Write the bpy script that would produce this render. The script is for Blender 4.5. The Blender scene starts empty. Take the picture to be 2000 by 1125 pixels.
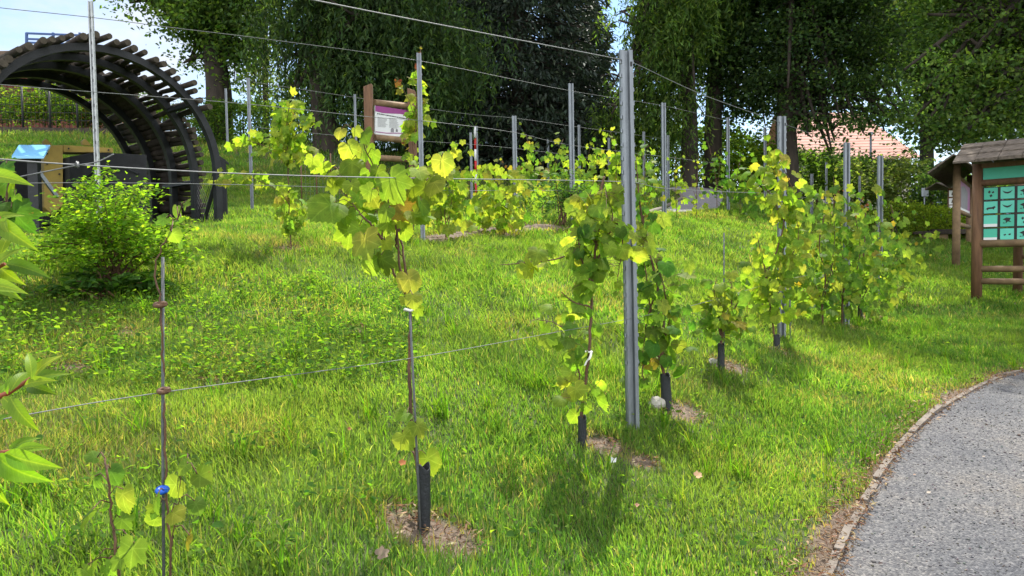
import bpy, bmesh, math, random
import numpy as np
from mathutils import Vector, Matrix
random.seed(7)
rng = np.random.default_rng(7)
SC = bpy.context.scene
COL = SC.collection

# ------------------------------------------------------------------ camera frame
F = 1450.0
PITCH, ROLL = math.radians(2.6), math.radians(0.95)
CAM = np.array([0.0, 0.0, 1.35])
fw = np.array([0, math.cos(PITCH), -math.sin(PITCH)])
up0 = np.array([0, math.sin(PITCH), math.cos(PITCH)])
r0 = np.array([1.0, 0, 0])
rt = r0 * math.cos(ROLL) - up0 * math.sin(ROLL)
uu = up0 * math.cos(ROLL) + r0 * math.sin(ROLL)


def P(px, py, d):
    return CAM + fw * d + rt * ((px - 1000) / F * d) + uu * ((562.5 - py) / F * d)


cam = bpy.data.cameras.new('camera')
camo = bpy.data.objects.new('camera', cam)
COL.objects.link(camo)
camo.matrix_world = Matrix(((rt[0], uu[0], -fw[0], CAM[0]), (rt[1], uu[1], -fw[1], CAM[1]), (rt[2], uu[2], -fw[2], CAM[2]), (0, 0, 0, 1)))
cam.sensor_width = 36
cam.lens = F / 2000 * 36
cam.clip_start = 0.05
cam.clip_end = 5000
SC.camera = camo

# ------------------------------------------------------------------ terrain
ANCH = [(318, 1221, 1.97), (827, 1030, 2.73), (1135, 865, 3.8), (1235, 830, 4.2), (1300, 800, 4.6), (1408, 722, 5.4), (1517, 682, 6.5), (1525, 660, 7.1),
        (1650, 637, 8.6), (1718, 590, 10.9), (197, 495, 6.3), (828, 470, 8.4), (1119, 435, 11.5), (1297, 430, 13.5), (1422, 415, 16.5),
        (1008, 418, 14.5), (494, 415, 11.7), (923, 408, 19), (568, 480, 7.5), (870, 465, 8.9), (985, 455, 9.9), (430, 436, 10.2), (70, 460, 9.4), (300, 440, 11.5),
        (446, 292, 21), (250, 268, 20), (60, 262, 20), (560, 300, 20), (650, 295, 21), (1300, 412, 17.5), (1390, 380, 21), (1000, 345, 24), (1540, 392, 25),
        (1820, 468, 17), (1906, 580, 11), (1868, 520, 14.5), (1800, 450, 21), (1585, 440, 18),
        (1620, 1125, 2.85), (1700, 960, 3.6), (1850, 790, 5.0), (2000, 725, 6.4), (1990, 640, 8.5), (1990, 1100, 2.95),
        (50, 1100, 2.0), (100, 750, 4.0), (200, 580, 5.5), (600, 600, 5.6), (1000, 700, 4.6), (1350, 560, 8.0), (1000, 540, 6.9)]
WORLD_ANCH = [(0, -2, 0), (4, -2, -.1), (-4, -2, .5), (-10, 2, 1.5), (-16, 10, 2.8), (-24, 25, 5.5), (-8, 36, 6), (5, 42, 4.5), (20, 42, 2.8), (32, 22, 1.0),
              (16, 5, .1), (20, -10, -.5), (-20, -10, 1.5), (60, 60, 3), (-60, 60, 8), (0, 90, 5)]
_pts = [P(*a) for a in ANCH] + [np.array(w, float) for w in WORLD_ANCH]
_pts = np.array(_pts)
_S = 10.0
_xy = _pts[:, :2] / _S


def _U(r2):
    return np.where(r2 > 1e-12, 0.5 * r2 * np.log(np.maximum(r2, 1e-12)), 0)


_n = len(_pts)
_K = _U(((_xy[:, None] - _xy[None]) ** 2).sum(-1)) + np.eye(_n) * 0.004
_Pm = np.c_[np.ones(_n), _xy]
_A = np.block([[_K, _Pm], [_Pm.T, np.zeros((3, 3))]])
_W = np.linalg.solve(_A, np.r_[_pts[:, 2], np.zeros(3)])


def H(x, y):
    x = np.asarray(x, float); y = np.asarray(y, float)
    sh = x.shape
    q = np.c_[x.ravel(), y.ravel()].copy()
    rad = np.hypot(q[:, 0], q[:, 1])
    f = np.minimum(1, 58 / np.maximum(rad, 1e-6))
    q *= f[:, None] / _S
    out = np.empty(len(q))
    for i in range(0, len(q), 60000):
        qq = q[i:i + 60000]
        k = _U(((qq[:, None] - _xy[None]) ** 2).sum(-1))
        out[i:i + 60000] = k @ _W[:_n] + _W[_n] + qq @ _W[_n + 1:]
    return out.reshape(sh)


def h(x, y):
    return float(H(np.array([x]), np.array([y]))[0])


def ground(px, py, dmin=1.0, dmax=60):
    """the point of the terrain seen at a pixel"""
    ds = np.geomspace(dmin, dmax, 500)
    pts = np.array([P(px, py, d) for d in ds])
    diff = pts[:, 2] - H(pts[:, 0], pts[:, 1])
    k = np.where(diff < 0)[0]
    i = k[0] if len(k) else len(ds) - 1
    p = pts[i]
    return np.array([p[0], p[1], h(p[0], p[1])])


def on(px, d):
    """terrain point in the picture column px at camera depth d"""
    py = 480
    for _ in range(4):
        p = P(px, py, d)
        z = h(p[0], p[1])
        py += (p[2] - z) * F / d
    p = P(px, py, d)
    return np.array([p[0], p[1], h(p[0], p[1])])


def depth(p):
    return float((np.asarray(p) - CAM) @ fw)


def pix(p):
    p = np.asarray(p, float) - CAM
    d = p @ fw
    return 1000 + F * (p @ rt) / d, 562.5 - F * (p @ uu) / d, d


# ------------------------------------------------------------------ materials
def nd(nt, t, **kw):
    n = nt.nodes.new(t)
    for k, v in kw.items():
        if k in n.inputs:
            n.inputs[k].default_value = v
        else:
            setattr(n, k, v)
    return n


def ramp(nt, fac, stops):
    n = nt.nodes.new('ShaderNodeValToRGB')
    e = n.color_ramp.elements
    while len(e) < len(stops):
        e.new(0.5)
    for el, (p, c) in zip(e, stops):
        el.position = p
        el.color = (*c, 1)
    nt.links.new(fac, n.inputs[0])
    return n.outputs[0]


def new_mat(name):
    m = bpy.data.materials.new(name)
    m.use_nodes = True
    nt = m.node_tree
    b = nt.nodes['Principled BSDF']
    return m, nt, b


def mat(name, col, col2=None, rough=0.7, scale=8, metal=0.0, bump=0.0, bscale=None, stretch=(1, 1, 1), spec=0.4, detail=6):
    m, nt, b = new_mat(name)
    tc = nd(nt, 'ShaderNodeTexCoord')
    mp = nd(nt, 'ShaderNodeMapping')
    mp.inputs['Scale'].default_value = stretch
    nt.links.new(tc.outputs['Object'], mp.inputs[0])
    no = nd(nt, 'ShaderNodeTexNoise', Scale=scale, Detail=detail, Roughness=0.65)
    nt.links.new(mp.outputs[0], no.inputs['Vector'])
    c2 = col2 or tuple(c * 0.6 for c in col)
    c = ramp(nt, no.outputs['Fac'], [(0.3, c2), (0.7, col)])
    nt.links.new(c, b.inputs['Base Color'])
    b.inputs['Roughness'].default_value = rough
    b.inputs['Metallic'].default_value = metal
    b.inputs['Specular IOR Level'].default_value = spec
    if bump:
        no2 = nd(nt, 'ShaderNodeTexNoise', Scale=bscale or scale * 3, Detail=5, Roughness=0.7)
        nt.links.new(mp.outputs[0], no2.inputs['Vector'])
        bp = nd(nt, 'ShaderNodeBump', Strength=bump, Distance=0.02)
        nt.links.new(no2.outputs['Fac'], bp.inputs['Height'])
        nt.links.new(bp.outputs[0], b.inputs['Normal'])
    return m


def leaf_mat(name, trans=(2.2, 2.0, 0.8), mix=0.5, rough=0.45, spec=0.35, veins=False, nscale=30, pinnate=False):
    """reads the per-leaf colour from the attribute 'tint'"""
    m, nt, b = new_mat(name)
    L = nt.links.new
    at = nd(nt, 'ShaderNodeAttribute', attribute_name='tint')
    tc = nd(nt, 'ShaderNodeTexCoord')
    no = nd(nt, 'ShaderNodeTexNoise', Scale=nscale, Detail=4)
    L(tc.outputs['Object'], no.inputs['Vector'])
    v = ramp(nt, no.outputs['Fac'], [(0.3, (.7, .72, .7)), (0.7, (1.2, 1.15, 1.1))])
    mu = nd(nt, 'ShaderNodeMix', data_type='RGBA', blend_type='MULTIPLY')
    mu.inputs[0].default_value = 1
    L(at.outputs['Color'], mu.inputs[6]); L(v, mu.inputs[7])
    colr = mu.outputs[2]
    if veins:
        n3 = nd(nt, 'ShaderNodeTexNoise', Scale=55, Detail=5, Roughness=.7); L(tc.outputs['Object'], n3.inputs['Vector'])
        n4 = nd(nt, 'ShaderNodeTexNoise', Scale=7, Detail=3); L(tc.outputs['Object'], n4.inputs['Vector'])
        yl = ramp(nt, n4.outputs['Fac'], [(.42, (.82, .92, .9)), (.62, (1.22, 1.06, 1.1))])
        my = nd(nt, 'ShaderNodeMix', data_type='RGBA', blend_type='MULTIPLY'); my.inputs[0].default_value = 1
        L(colr, my.inputs[6]); L(yl, my.inputs[7])
        sp_ = ramp(nt, n3.outputs['Fac'], [(.66, (0, 0, 0)), (.72, (1, 1, 1))])
        mb_ = nd(nt, 'ShaderNodeMix', data_type='RGBA'); L(sp_, mb_.inputs[0]); L(my.outputs[2], mb_.inputs[6]); mb_.inputs[7].default_value = (.17, .10, .03, 1)
        colr = mb_.outputs[2]
    if pinnate:
        uv = nd(nt, 'ShaderNodeUVMap', uv_map='UVMap')
        sx = nd(nt, 'ShaderNodeSeparateXYZ'); L(uv.outputs[0], sx.inputs[0])
        ab = nd(nt, 'ShaderNodeMath', operation='ABSOLUTE'); L(sx.outputs[0], ab.inputs[0])
        m3 = nd(nt, 'ShaderNodeMath', operation='MULTIPLY'); L(ab.outputs[0], m3.inputs[0]); m3.inputs[1].default_value = -12
        m4 = nd(nt, 'ShaderNodeMath', operation='MULTIPLY_ADD'); L(sx.outputs[1], m4.inputs[0]); m4.inputs[1].default_value = 11; L(m3.outputs[0], m4.inputs[2])
        pp = nd(nt, 'ShaderNodeMath', operation='PINGPONG'); L(m4.outputs[0], pp.inputs[0]); pp.inputs[1].default_value = .5
        r1 = ramp(nt, pp.outputs[0], [(.03, (1.14, 1.1, 1.12)), (.12, (.98, .98, .98))])
        r2 = ramp(nt, ab.outputs[0], [(.006, (1.6, 1.35, 1.3)), (.016, (1, 1, 1))])
        for r_ in (r1, r2):
            m5 = nd(nt, 'ShaderNodeMix', data_type='RGBA', blend_type='MULTIPLY'); m5.inputs[0].default_value = 1
            L(colr, m5.inputs[6]); L(r_, m5.inputs[7]); colr = m5.outputs[2]
        bp = nd(nt, 'ShaderNodeBump', Strength=.15, Distance=.002); L(pp.outputs[0], bp.inputs['Height']); L(bp.outputs[0], b.inputs['Normal'])
    if veins:
        uv = nd(nt, 'ShaderNodeUVMap', uv_map='UVMap')
        sx = nd(nt, 'ShaderNodeSeparateXYZ'); L(uv.outputs[0], sx.inputs[0])
        an = nd(nt, 'ShaderNodeMath', operation='ARCTAN2'); L(sx.outputs[0], an.inputs[0]); L(sx.outputs[1], an.inputs[1])
        dv = nd(nt, 'ShaderNodeMath', operation='DIVIDE'); L(an.outputs[0], dv.inputs[0]); dv.inputs[1].default_value = math.radians(52)
        rd = nd(nt, 'ShaderNodeMath', operation='ROUND'); L(dv.outputs[0], rd.inputs[0])
        sb = nd(nt, 'ShaderNodeMath', operation='SUBTRACT'); L(dv.outputs[0], sb.inputs[0]); L(rd.outputs[0], sb.inputs[1])
        ab = nd(nt, 'ShaderNodeMath', operation='ABSOLUTE'); L(sb.outputs[0], ab.inputs[0])
        ln = nd(nt, 'ShaderNodeVectorMath', operation='LENGTH'); L(uv.outputs[0], ln.inputs[0])
        ml = nd(nt, 'ShaderNodeMath', operation='MULTIPLY'); L(ab.outputs[0], ml.inputs[0]); L(ln.outputs['Value'], ml.inputs[1])
        # side veins
        sv = nd(nt, 'ShaderNodeMath', operation='MULTIPLY_ADD'); L(ln.outputs['Value'], sv.inputs[0]); sv.inputs[1].default_value = 7
        abm = nd(nt, 'ShaderNodeMath', operation='MULTIPLY'); L(ab.outputs[0], abm.inputs[0]); abm.inputs[1].default_value = -5
        L(abm.outputs[0], sv.inputs[2])
        fr = nd(nt, 'ShaderNodeMath', operation='PINGPONG'); L(sv.outputs[0], fr.inputs[0]); fr.inputs[1].default_value = 0.5
        r1 = ramp(nt, ml.outputs[0], [(0.012, (1.35, 1.3, 1.5)), (0.04, (1, 1, 1))])
        r2 = ramp(nt, fr.outputs[0], [(0.02, (1.18, 1.15, 1.2)), (0.12, (.97, .97, .97))])
        m1 = nd(nt, 'ShaderNodeMix', data_type='RGBA', blend_type='MULTIPLY'); m1.inputs[0].default_value = 1
        L(colr, m1.inputs[6]); L(r1, m1.inputs[7])
        m2 = nd(nt, 'ShaderNodeMix', data_type='RGBA', blend_type='MULTIPLY'); m2.inputs[0].default_value = 1
        L(m1.outputs[2], m2.inputs[6]); L(r2, m2.inputs[7])
        colr = m2.outputs[2]
    L(colr, b.inputs['Base Color'])
    b.inputs['Roughness'].default_value = rough
    b.inputs['Specular IOR Level'].default_value = spec
    tr = nd(nt, 'ShaderNodeBsdfTranslucent')
    tm = nd(nt, 'ShaderNodeMix', data_type='RGBA', blend_type='MULTIPLY', clamp_result=False)
    tm.inputs[0].default_value = 1
    L(colr, tm.inputs[6]); tm.inputs[7].default_value = (*trans, 1)
    L(tm.outputs[2], tr.inputs['Color'])
    mx = nd(nt, 'ShaderNodeMixShader'); mx.inputs[0].default_value = mix
    L(b.outputs[0], mx.inputs[1]); L(tr.outputs[0], mx.inputs[2])
    L(mx.outputs[0], nt.nodes['Material Output'].inputs['Surface'])
    return m


M = {}
M['vine_leaf'] = leaf_mat('vine leaf', trans=(2.0, 2.05, 0.8), mix=0.6, rough=.6, spec=.16, veins=True)
M['shrub_leaf'] = leaf_mat('shrub leaf', trans=(2.0, 2.1, .5), mix=.5, rough=.5, spec=.2, nscale=20, pinnate=True)
M['tree_leaf'] = leaf_mat('tree leaf', trans=(2.2, 2.3, 0.7), mix=0.46, rough=0.65, spec=.12, nscale=3)
M['bush_leaf'] = leaf_mat('bush leaf', trans=(2.3, 2.4, 0.6), mix=0.58, rough=.8, spec=.05, nscale=6)
M['grass'] = leaf_mat('grass blade', trans=(2.3, 2.35, 0.7), mix=0.55, rough=0.6, spec=0.10, nscale=2)
M['needle'] = leaf_mat('spruce needle', trans=(1.2, 1.2, .8), mix=0.2, rough=0.6, spec=0.25, nscale=3)
M['dry'] = leaf_mat('dry leaf', trans=(1.4, 1.1, .8), mix=0.25, rough=0.7, spec=0.2)
M['cane'] = mat('vine cane', (.16, .085, .045), (.06, .032, .02), .75, 40, bump=.5, stretch=(1, 1, .25))
M['bark'] = mat('bark', (.06, .046, .036), (.018, .015, .013), .9, 5, bump=1.0, bscale=9, stretch=(1, 1, .3))
M['galv'] = mat('galvanised steel', (.27, .30, .335), (.13, .145, .165), .45, 6, metal=.55, bump=.08, bscale=60, stretch=(2, 2, .5), detail=10)
M['galv_old'] = mat('weathered galvanised steel', (.50, .52, .54), (.30, .32, .34), .5, 30, metal=.4, bump=.08)
M['wire'] = mat('steel wire', (.20, .21, .215), (.11, .115, .12), .6, 60, metal=.2)
M['rod'] = mat('grey steel rod', (.13, .14, .145), (.07, .075, .08), .65, 50, metal=.1, bump=.1, spec=.2)
M['black_plastic'] = mat('black plastic sleeve', (.02, .024, .03), (.009, .011, .014), .55, 40, bump=.4)
M['dark_steel'] = mat('dark painted steel', (.020, .023, .028), (.009, .010, .012), .55, 7, metal=.1, bump=.25, bscale=30)
M['log'] = mat('dark weathered timber', (.07, .054, .042), (.02, .016, .013), .9, 9, bump=.7, bscale=25)
M['log_end'] = mat('sawn log end', (.085, .07, .052), (.04, .032, .025), .9, 25, bump=.4)
M['wood'] = mat('brown stained timber', (.20, .105, .055), (.085, .043, .024), .7, 6, bump=.35, bscale=30, stretch=(3, 3, .4))
M['wood_rail'] = mat('weathered timber rail', (.27, .18, .10), (.12, .075, .045), .75, 5, bump=.3, bscale=30)
M['shingle'] = mat('grey timber shingles', (.19, .155, .125), (.055, .044, .036), .95, 9, bump=1.0, bscale=25, stretch=(.4, 3, 3))
M['yellow'] = mat('yellow paint', (.52, .38, .10), (.36, .26, .075), .55, 5, bump=.1)
M['sky_reflection_panel'] = mat('information panel in painted sky-reflection blue', (.22, .52, .82), (.18, .46, .76), .25, 3)  # sky reflection painted in as the panel's base colour
M['white'] = mat('white panel', (.72, .73, .76), (.64, .65, .68), .45, 3)
M['purple'] = mat('purple print', (.32, .07, .26), (.26, .05, .21), .45, 3)
M['ink'] = mat('dark print', (.025, .025, .03), None, .6, 9)
M['grey_ink'] = mat('grey print', (.25, .24, .27), None, .6, 9)
M['teal'] = mat('teal print', (.07, .46, .33), (.055, .40, .29), .5, 4)
M['teal_light'] = mat('light teal print', (.13, .58, .46), (.09, .50, .39), .5, 6)
M['soil'] = mat('brown mulch', (.17, .11, .07), (.05, .032, .022), .95, 20, bump=.8)
M['stone'] = mat('pale stone', (.42, .40, .36), (.24, .23, .21), .9, 10, bump=.5)
M['blue_paint'] = mat('blue paint', (.03, .09, .28), (.02, .06, .2), .45, 6)
M['red_paint'] = mat('red paint', (.5, .02, .02), None, .4, 6)
M['blue_plastic'] = mat('blue plastic', (.01, .10, .55), (.01, .08, .45), .35, 6)
M['tie'] = mat('white tie', (.75, .75, .72), (.6, .6, .58), .5, 20)
M['red_stem'] = mat('red young stem', (.30, .06, .03), (.16, .05, .02), .5, 40)
M['redwood'] = mat('red stained boards', (.17, .05, .035), (.10, .03, .02), .8, 4, bump=.3, stretch=(6, 6, .5))
M['roof_brown'] = mat('brown roof felt', (.16, .11, .085), (.09, .06, .05), .85, 4, bump=.3)
M['render_wall'] = mat('pale rendered wall', (.5, .46, .40), (.40, .37, .32), .9, 2, bump=.1)


def roof_tiles():
    m, nt, b = new_mat('salmon roof tiles')
    L = nt.links.new
    tc = nd(nt, 'ShaderNodeTexCoord')
    no = nd(nt, 'ShaderNodeTexNoise', Scale=1.2, Detail=6)
    L(tc.outputs['Object'], no.inputs['Vector'])
    c = ramp(nt, no.outputs['Fac'], [(.3, (.40, .20, .155)), (.7, (.50, .28, .225))])
    L(c, b.inputs['Base Color'])
    b.inputs['Roughness'].default_value = .8
    return m


M['tiles'] = roof_tiles()


def ground_mat():
    m, nt, b = new_mat('lawn soil')
    L = nt.links.new
    tc = nd(nt, 'ShaderNodeTexCoord')
    at = nd(nt, 'ShaderNodeAttribute', attribute_name='soil')
    no = nd(nt, 'ShaderNodeTexNoise', Scale=9, Detail=8, Roughness=.7)
    L(tc.outputs['Object'], no.inputs['Vector'])
    g = ramp(nt, no.outputs['Fac'], [(.3, (.022, .034, .010)), (.5, (.045, .066, .016)), (.62, (.075, .09, .028)), (.75, (.10, .085, .045))])
    no2 = nd(nt, 'ShaderNodeTexNoise', Scale=35, Detail=8, Roughness=.75)
    L(tc.outputs['Object'], no2.inputs['Vector'])
    s = ramp(nt, no2.outputs['Fac'], [(.3, (.07, .048, .034)), (.55, (.15, .11, .08)), (.72, (.26, .20, .15))])
    ad = nd(nt, 'ShaderNodeMath', operation='MULTIPLY_ADD'); L(no2.outputs['Fac'], ad.inputs[0]); ad.inputs[1].default_value = .8
    sub = nd(nt, 'ShaderNodeMath', operation='SUBTRACT'); L(at.outputs['Fac'], sub.inputs[0]); sub.inputs[1].default_value = .4
    L(sub.outputs[0], ad.inputs[2])
    mr = nd(nt, 'ShaderNodeMapRange'); L(ad.outputs[0], mr.inputs[0]); mr.inputs[1].default_value = .35; mr.inputs[2].default_value = .6
    mx = nd(nt, 'ShaderNodeMix', data_type='RGBA')
    L(mr.outputs[0], mx.inputs[0]); L(g, mx.inputs[6]); L(s, mx.inputs[7])
    L(mx.outputs[2], b.inputs['Base Color'])
    b.inputs['Roughness'].default_value = .95
    bp = nd(nt, 'ShaderNodeBump', Strength=.6, Distance=.03); L(no2.outputs['Fac'], bp.inputs['Height']); L(bp.outputs[0], b.inputs['Normal'])
    return m


M['ground'] = ground_mat()


def gravel_mat():
    m, nt, b = new_mat('fine grey gravel')
    L = nt.links.new
    tc = nd(nt, 'ShaderNodeTexCoord')
    vo = nd(nt, 'ShaderNodeTexVoronoi', Scale=115)
    L(tc.outputs['Object'], vo.inputs['Vector'])
    sp = nd(nt, 'ShaderNodeSeparateColor'); L(vo.outputs['Color'], sp.inputs[0])
    c = ramp(nt, sp.outputs[0], [(0, (.05, .05, .056)), (.5, (.10, .099, .102)), (.85, (.145, .142, .138)), (1, (.21, .20, .19))])
    no = nd(nt, 'ShaderNodeTexNoise', Scale=1.3, Detail=7, Roughness=.6)
    L(tc.outputs['Object'], no.inputs['Vector'])
    v = ramp(nt, no.outputs['Fac'], [(.35, (.66, .69, .76)), (.52, (.95, .95, .96)), (.68, (1.3, 1.17, 1.0))])
    mu = nd(nt, 'ShaderNodeMix', data_type='RGBA', blend_type='MULTIPLY'); mu.inputs[0].default_value = 1
    L(c, mu.inputs[6]); L(v, mu.inputs[7])
    L(mu.outputs[2], b.inputs['Base Color'])
    b.inputs['Roughness'].default_value = .9
    bp = nd(nt, 'ShaderNodeBump', Strength=.9, Distance=.008); L(vo.outputs['Distance'], bp.inputs['Height']); bp.invert = True
    L(bp.outputs[0], b.inputs['Normal'])
    return m


M['gravel'] = gravel_mat()
M['far_gravel'] = mat('pale path gravel', (.21, .20, .215), (.14, .135, .145), .95, 14, bump=.4, bscale=60)
M['edging'] = mat('concrete edging', (.21, .18, .155), (.13, .11, .09), .9, 14, bump=.5, bscale=60)
M['pebble'] = leaf_mat('loose stone', trans=(0, 0, 0), mix=0.0, rough=.85, spec=.3)


# ------------------------------------------------------------------ mesh helpers
def link(o, parent=None):
    COL.objects.link(o)
    if parent is not None:
        o.parent = parent
    return o


def tag(o, label=None, cat=None, group=None, kind=None):
    if label: o['label'] = label
    if cat: o['category'] = cat
    if group: o['group'] = group
    if kind: o['kind'] = kind
    return o


def thing(name, label, cat, loc, group=None, rotz=0):
    o = bpy.data.objects.new(name, None)
    o.empty_display_size = .1
    o.location = tuple(float(v) for v in loc)
    o.rotation_euler = (0, 0, rotz)
    link(o)
    return tag(o, label, cat, group)


def arr_mesh(name, V, T, mt, parent=None, tint=None, uv=None, smooth=False, origin=None):
    """V (n,3), T (m,3) triangles as arrays"""
    V = np.ascontiguousarray(V, dtype=np.float32)
    if origin is None and parent is not None:
        origin = worigin(parent)
    if origin is not None:
        V = V - np.asarray(origin, dtype=np.float32)
    T = np.ascontiguousarray(T, dtype=np.int32)
    me = bpy.data.meshes.new(name)
    me.vertices.add(len(V)); me.vertices.foreach_set('co', V.ravel())
    me.loops.add(T.size); me.loops.foreach_set('vertex_index', T.ravel())
    k = T.shape[1]
    me.polygons.add(len(T)); me.polygons.foreach_set('loop_start', np.arange(0, T.size, k, dtype=np.int32))
    if smooth:
        me.polygons.foreach_set('use_smooth', np.ones(len(T), dtype=bool))
    me.update(calc_edges=True)
    if tint is not None:
        a = me.attributes.new('tint', 'FLOAT_COLOR', 'POINT')
        c = np.ones((len(V), 4), np.float32); c[:, :3] = tint
        a.data.foreach_set('color', c.ravel())
    if uv is not None:
        l = me.uv_layers.new(name='UVMap')
        l.data.foreach_set('uv', np.ascontiguousarray(uv[T.ravel()], dtype=np.float32).ravel())
    me.materials.append(mt)
    o = bpy.data.objects.new(name, me)
    link(o, parent)
    if parent is None and origin is not None:
        o.location = tuple(float(v) for v in origin)
    return o


def worigin(o):
    p = np.zeros(3)
    while o is not None:
        p = p + np.array(o.location); o = o.parent
    return p


class MB:
    def __init__(s):
        s.v, s.f, s.sm, s.mi = [], [], [], []

    def add(s, vs, fs, smooth=False, mi=0):
        b = len(s.v)
        s.v += [tuple(float(c) for c in v) for v in vs]
        for f in fs:
            s.f.append(tuple(b + i for i in f)); s.sm.append(smooth); s.mi.append(mi)
        return s

    def hexa(s, c, mi=0):
        """8 corners: bottom ring then top ring"""
        return s.add(c, [(0, 3, 2, 1), (4, 5, 6, 7), (0, 1, 5, 4), (1, 2, 6, 5), (2, 3, 7, 6), (3, 0, 4, 7)], mi=mi)

    def box(s, c, ex, ey, ez, X=(1, 0, 0), Y=(0, 1, 0), Z=(0, 0, 1), mi=0):
        c, X, Y, Z = (np.array(q, float) for q in (c, X, Y, Z))
        q = []
        for sz in (-1, 1):
            for sx, sy in ((-1, -1), (1, -1), (1, 1), (-1, 1)):
                q.append(c + X * ex / 2 * sx + Y * ey / 2 * sy + Z * ez / 2 * sz)
        return s.hexa(q, mi)

    def beam(s, a, b, w, t, side=(0, 0, 1), mi=0):
        a, b = np.array(a, float), np.array(b, float)
        Z = (b - a); L = np.linalg.norm(Z); Z /= L
        X = np.cross(Z, np.array(side, float)); X /= np.linalg.norm(X)
        Y = np.cross(Z, X)
        return s.box((a + b) / 2, w, t, L, X, Y, Z, mi)

    def tube(s, pts, rad, n=8, smooth=True, caps=True, mi=0, cap_mi=None, cap_r=1.0):
        pts = [np.array(p, float) for p in pts]
        if not hasattr(rad, '__len__'): rad = [rad] * len(pts)
        vs, fs = [], []
        ref = np.array([0.31, 0.77, 0.55])
        for i, p in enumerate(pts):
            t = pts[min(i + 1, len(pts) - 1)] - pts[max(i - 1, 0)]
            t = t / (np.linalg.norm(t) + 1e-9)
            a = np.cross(t, ref); a /= np.linalg.norm(a) + 1e-9
            b = np.cross(t, a)
            for k in range(n):
                an = 2 * math.pi * k / n
                vs.append(p + (a * math.cos(an) + b * math.sin(an)) * rad[i])
        for i in range(len(pts) - 1):
            for k in range(n):
                fs.append((i * n + k, i * n + (k + 1) % n, (i + 1) * n + (k + 1) % n, (i + 1) * n + k))
        s.add(vs, fs, smooth, mi)
        if caps:
            b0 = len(s.v) - len(vs)
            for r_ in (range(n - 1, -1, -1), range((len(pts) - 1) * n, len(pts) * n)):
                s.f.append(tuple(b0 + i for i in r_)); s.sm.append(False); s.mi.append(mi if cap_mi is None else cap_mi)
        return s

    def ext(s, outline, dirv, mi=0, smooth=False):
        """closed 3-D outline extruded along dirv"""
        o = [np.array(p, float) for p in outline]; dv = np.array(dirv, float); n = len(o)
        fs = [tuple(range(n - 1, -1, -1)), tuple(range(n, 2 * n))]
        fs += [(i, (i + 1) % n, n + (i + 1) % n, n + i) for i in range(n)]
        return s.add(o + [p + dv for p in o], fs, smooth, mi)

    def build(s, name, mt, parent=None, origin=None, bevel=0):
        if origin is None and parent is not None:
            origin = worigin(parent)
        V = np.array(s.v)
        if origin is not None: V = V - np.asarray(origin)
        me = bpy.data.meshes.new(name)
        me.from_pydata(V.tolist(), [], s.f)
        me.polygons.foreach_set('use_smooth', s.sm)
        mts = mt if isinstance(mt, (list, tuple)) else [mt]
        for q in mts: me.materials.append(q)
        if len(mts) > 1: me.polygons.foreach_set('material_index', s.mi)
        me.update()
        bm = bmesh.new(); bm.from_mesh(me)
        bmesh.ops.recalc_face_normals(bm, faces=bm.faces)
        if bevel:
            es = [e for e in bm.edges if len(e.link_faces) == 2 and e.calc_face_angle(0) > .6]
            bmesh.ops.bevel(bm, geom=es, offset=bevel, segments=2, affect='EDGES', profile=.6)
        bm.to_mesh(me); bm.free()
        o = bpy.data.objects.new(name, me)
        link(o, parent)
        if parent is None and origin is not None:
            o.location = tuple(float(v) for v in origin)
        return o


def norm(v):
    return v / (np.linalg.norm(v, axis=-1, keepdims=True) + 1e-9)


# leaf templates: columns x (side), y (towards tip), z (normal)
def leaf_template(prof, cup=.22, fold=.10, ring=False):
    o = []
    for a, r in prof:
        o.append((a, r))
    full = [(a, r) for a, r in o] + [(360 - a, r) for a, r in reversed(o) if 0 < a < 180]
    V = [(0, 0, 0)]
    if ring:
        for a, r in full:
            t = math.radians(a); V.append((math.sin(t) * r * .55, math.cos(t) * r * .55, 0))
    for a, r in full:
        t = math.radians(a); V.append((math.sin(t) * r, math.cos(t) * r, 0))
    V = np.array(V)
    rr = (V[:, :2] ** 2).sum(1)
    V[:, 2] = -cup * rr + fold * np.abs(V[:, 0])
    n = len(full)
    T = []
    if ring:
        for i in range(n):
            j = (i + 1) % n
            T += [(0, 1 + i, 1 + j), (1 + i, 1 + n + i, 1 + n + j), (1 + i, 1 + n + j, 1 + j)]
    else:
        T = [(0, 1 + i, 1 + (i + 1) % n) for i in range(n)]
    uv = V[:, :2].copy()
    V[:, 1] += .25   # the stalk joins near the notch
    return V * .62, np.array(T), uv


GRAPE = leaf_template([(0, 1.0), (7, .87), (13, .88), (20, .76), (26, .72), (33, .62), (41, .78), (48, .78), (56, .90), (63, .80), (71, .78), (80, .66), (90, .60), (99, .70), (108, .68),
                       (118, .76), (128, .68), (138, .70), (150, .58), (162, .52), (172, .30), (180, .10)], ring=True)
GRAPE_B = leaf_template([(0, 1.0), (7, .88), (14, .92), (20, .82), (27, .86), (34, .78), (41, .86), (48, .80), (56, .88), (63, .80), (71, .82), (80, .72), (90, .74), (99, .72), (108, .74), (118, .68), (128, .70), (138, .62), (150, .56), (162, .46), (172, .30), (180, .16)], ring=True, cup=.34, fold=.2)
GRAPE_FAR = leaf_template([(0, 1.0), (30, .68), (55, .9), (88, .62), (120, .74), (160, .5), (180, .15)])
OVAL = leaf_template([(0, 1.0), (12, .78), (28, .58), (60, .42), (100, .38), (140, .46), (165, .55), (180, .6)], cup=.2, fold=.3)
RHOMB = (np.array([(0, 0, 0), (.33, .5, .06), (0, 1.0, -.08), (-.33, .5, .06)]), np.array([(0, 1, 2), (0, 2, 3)]), np.array([(0, 0), (.5, .5), (0, 1), (-.5, .5)], float))
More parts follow.
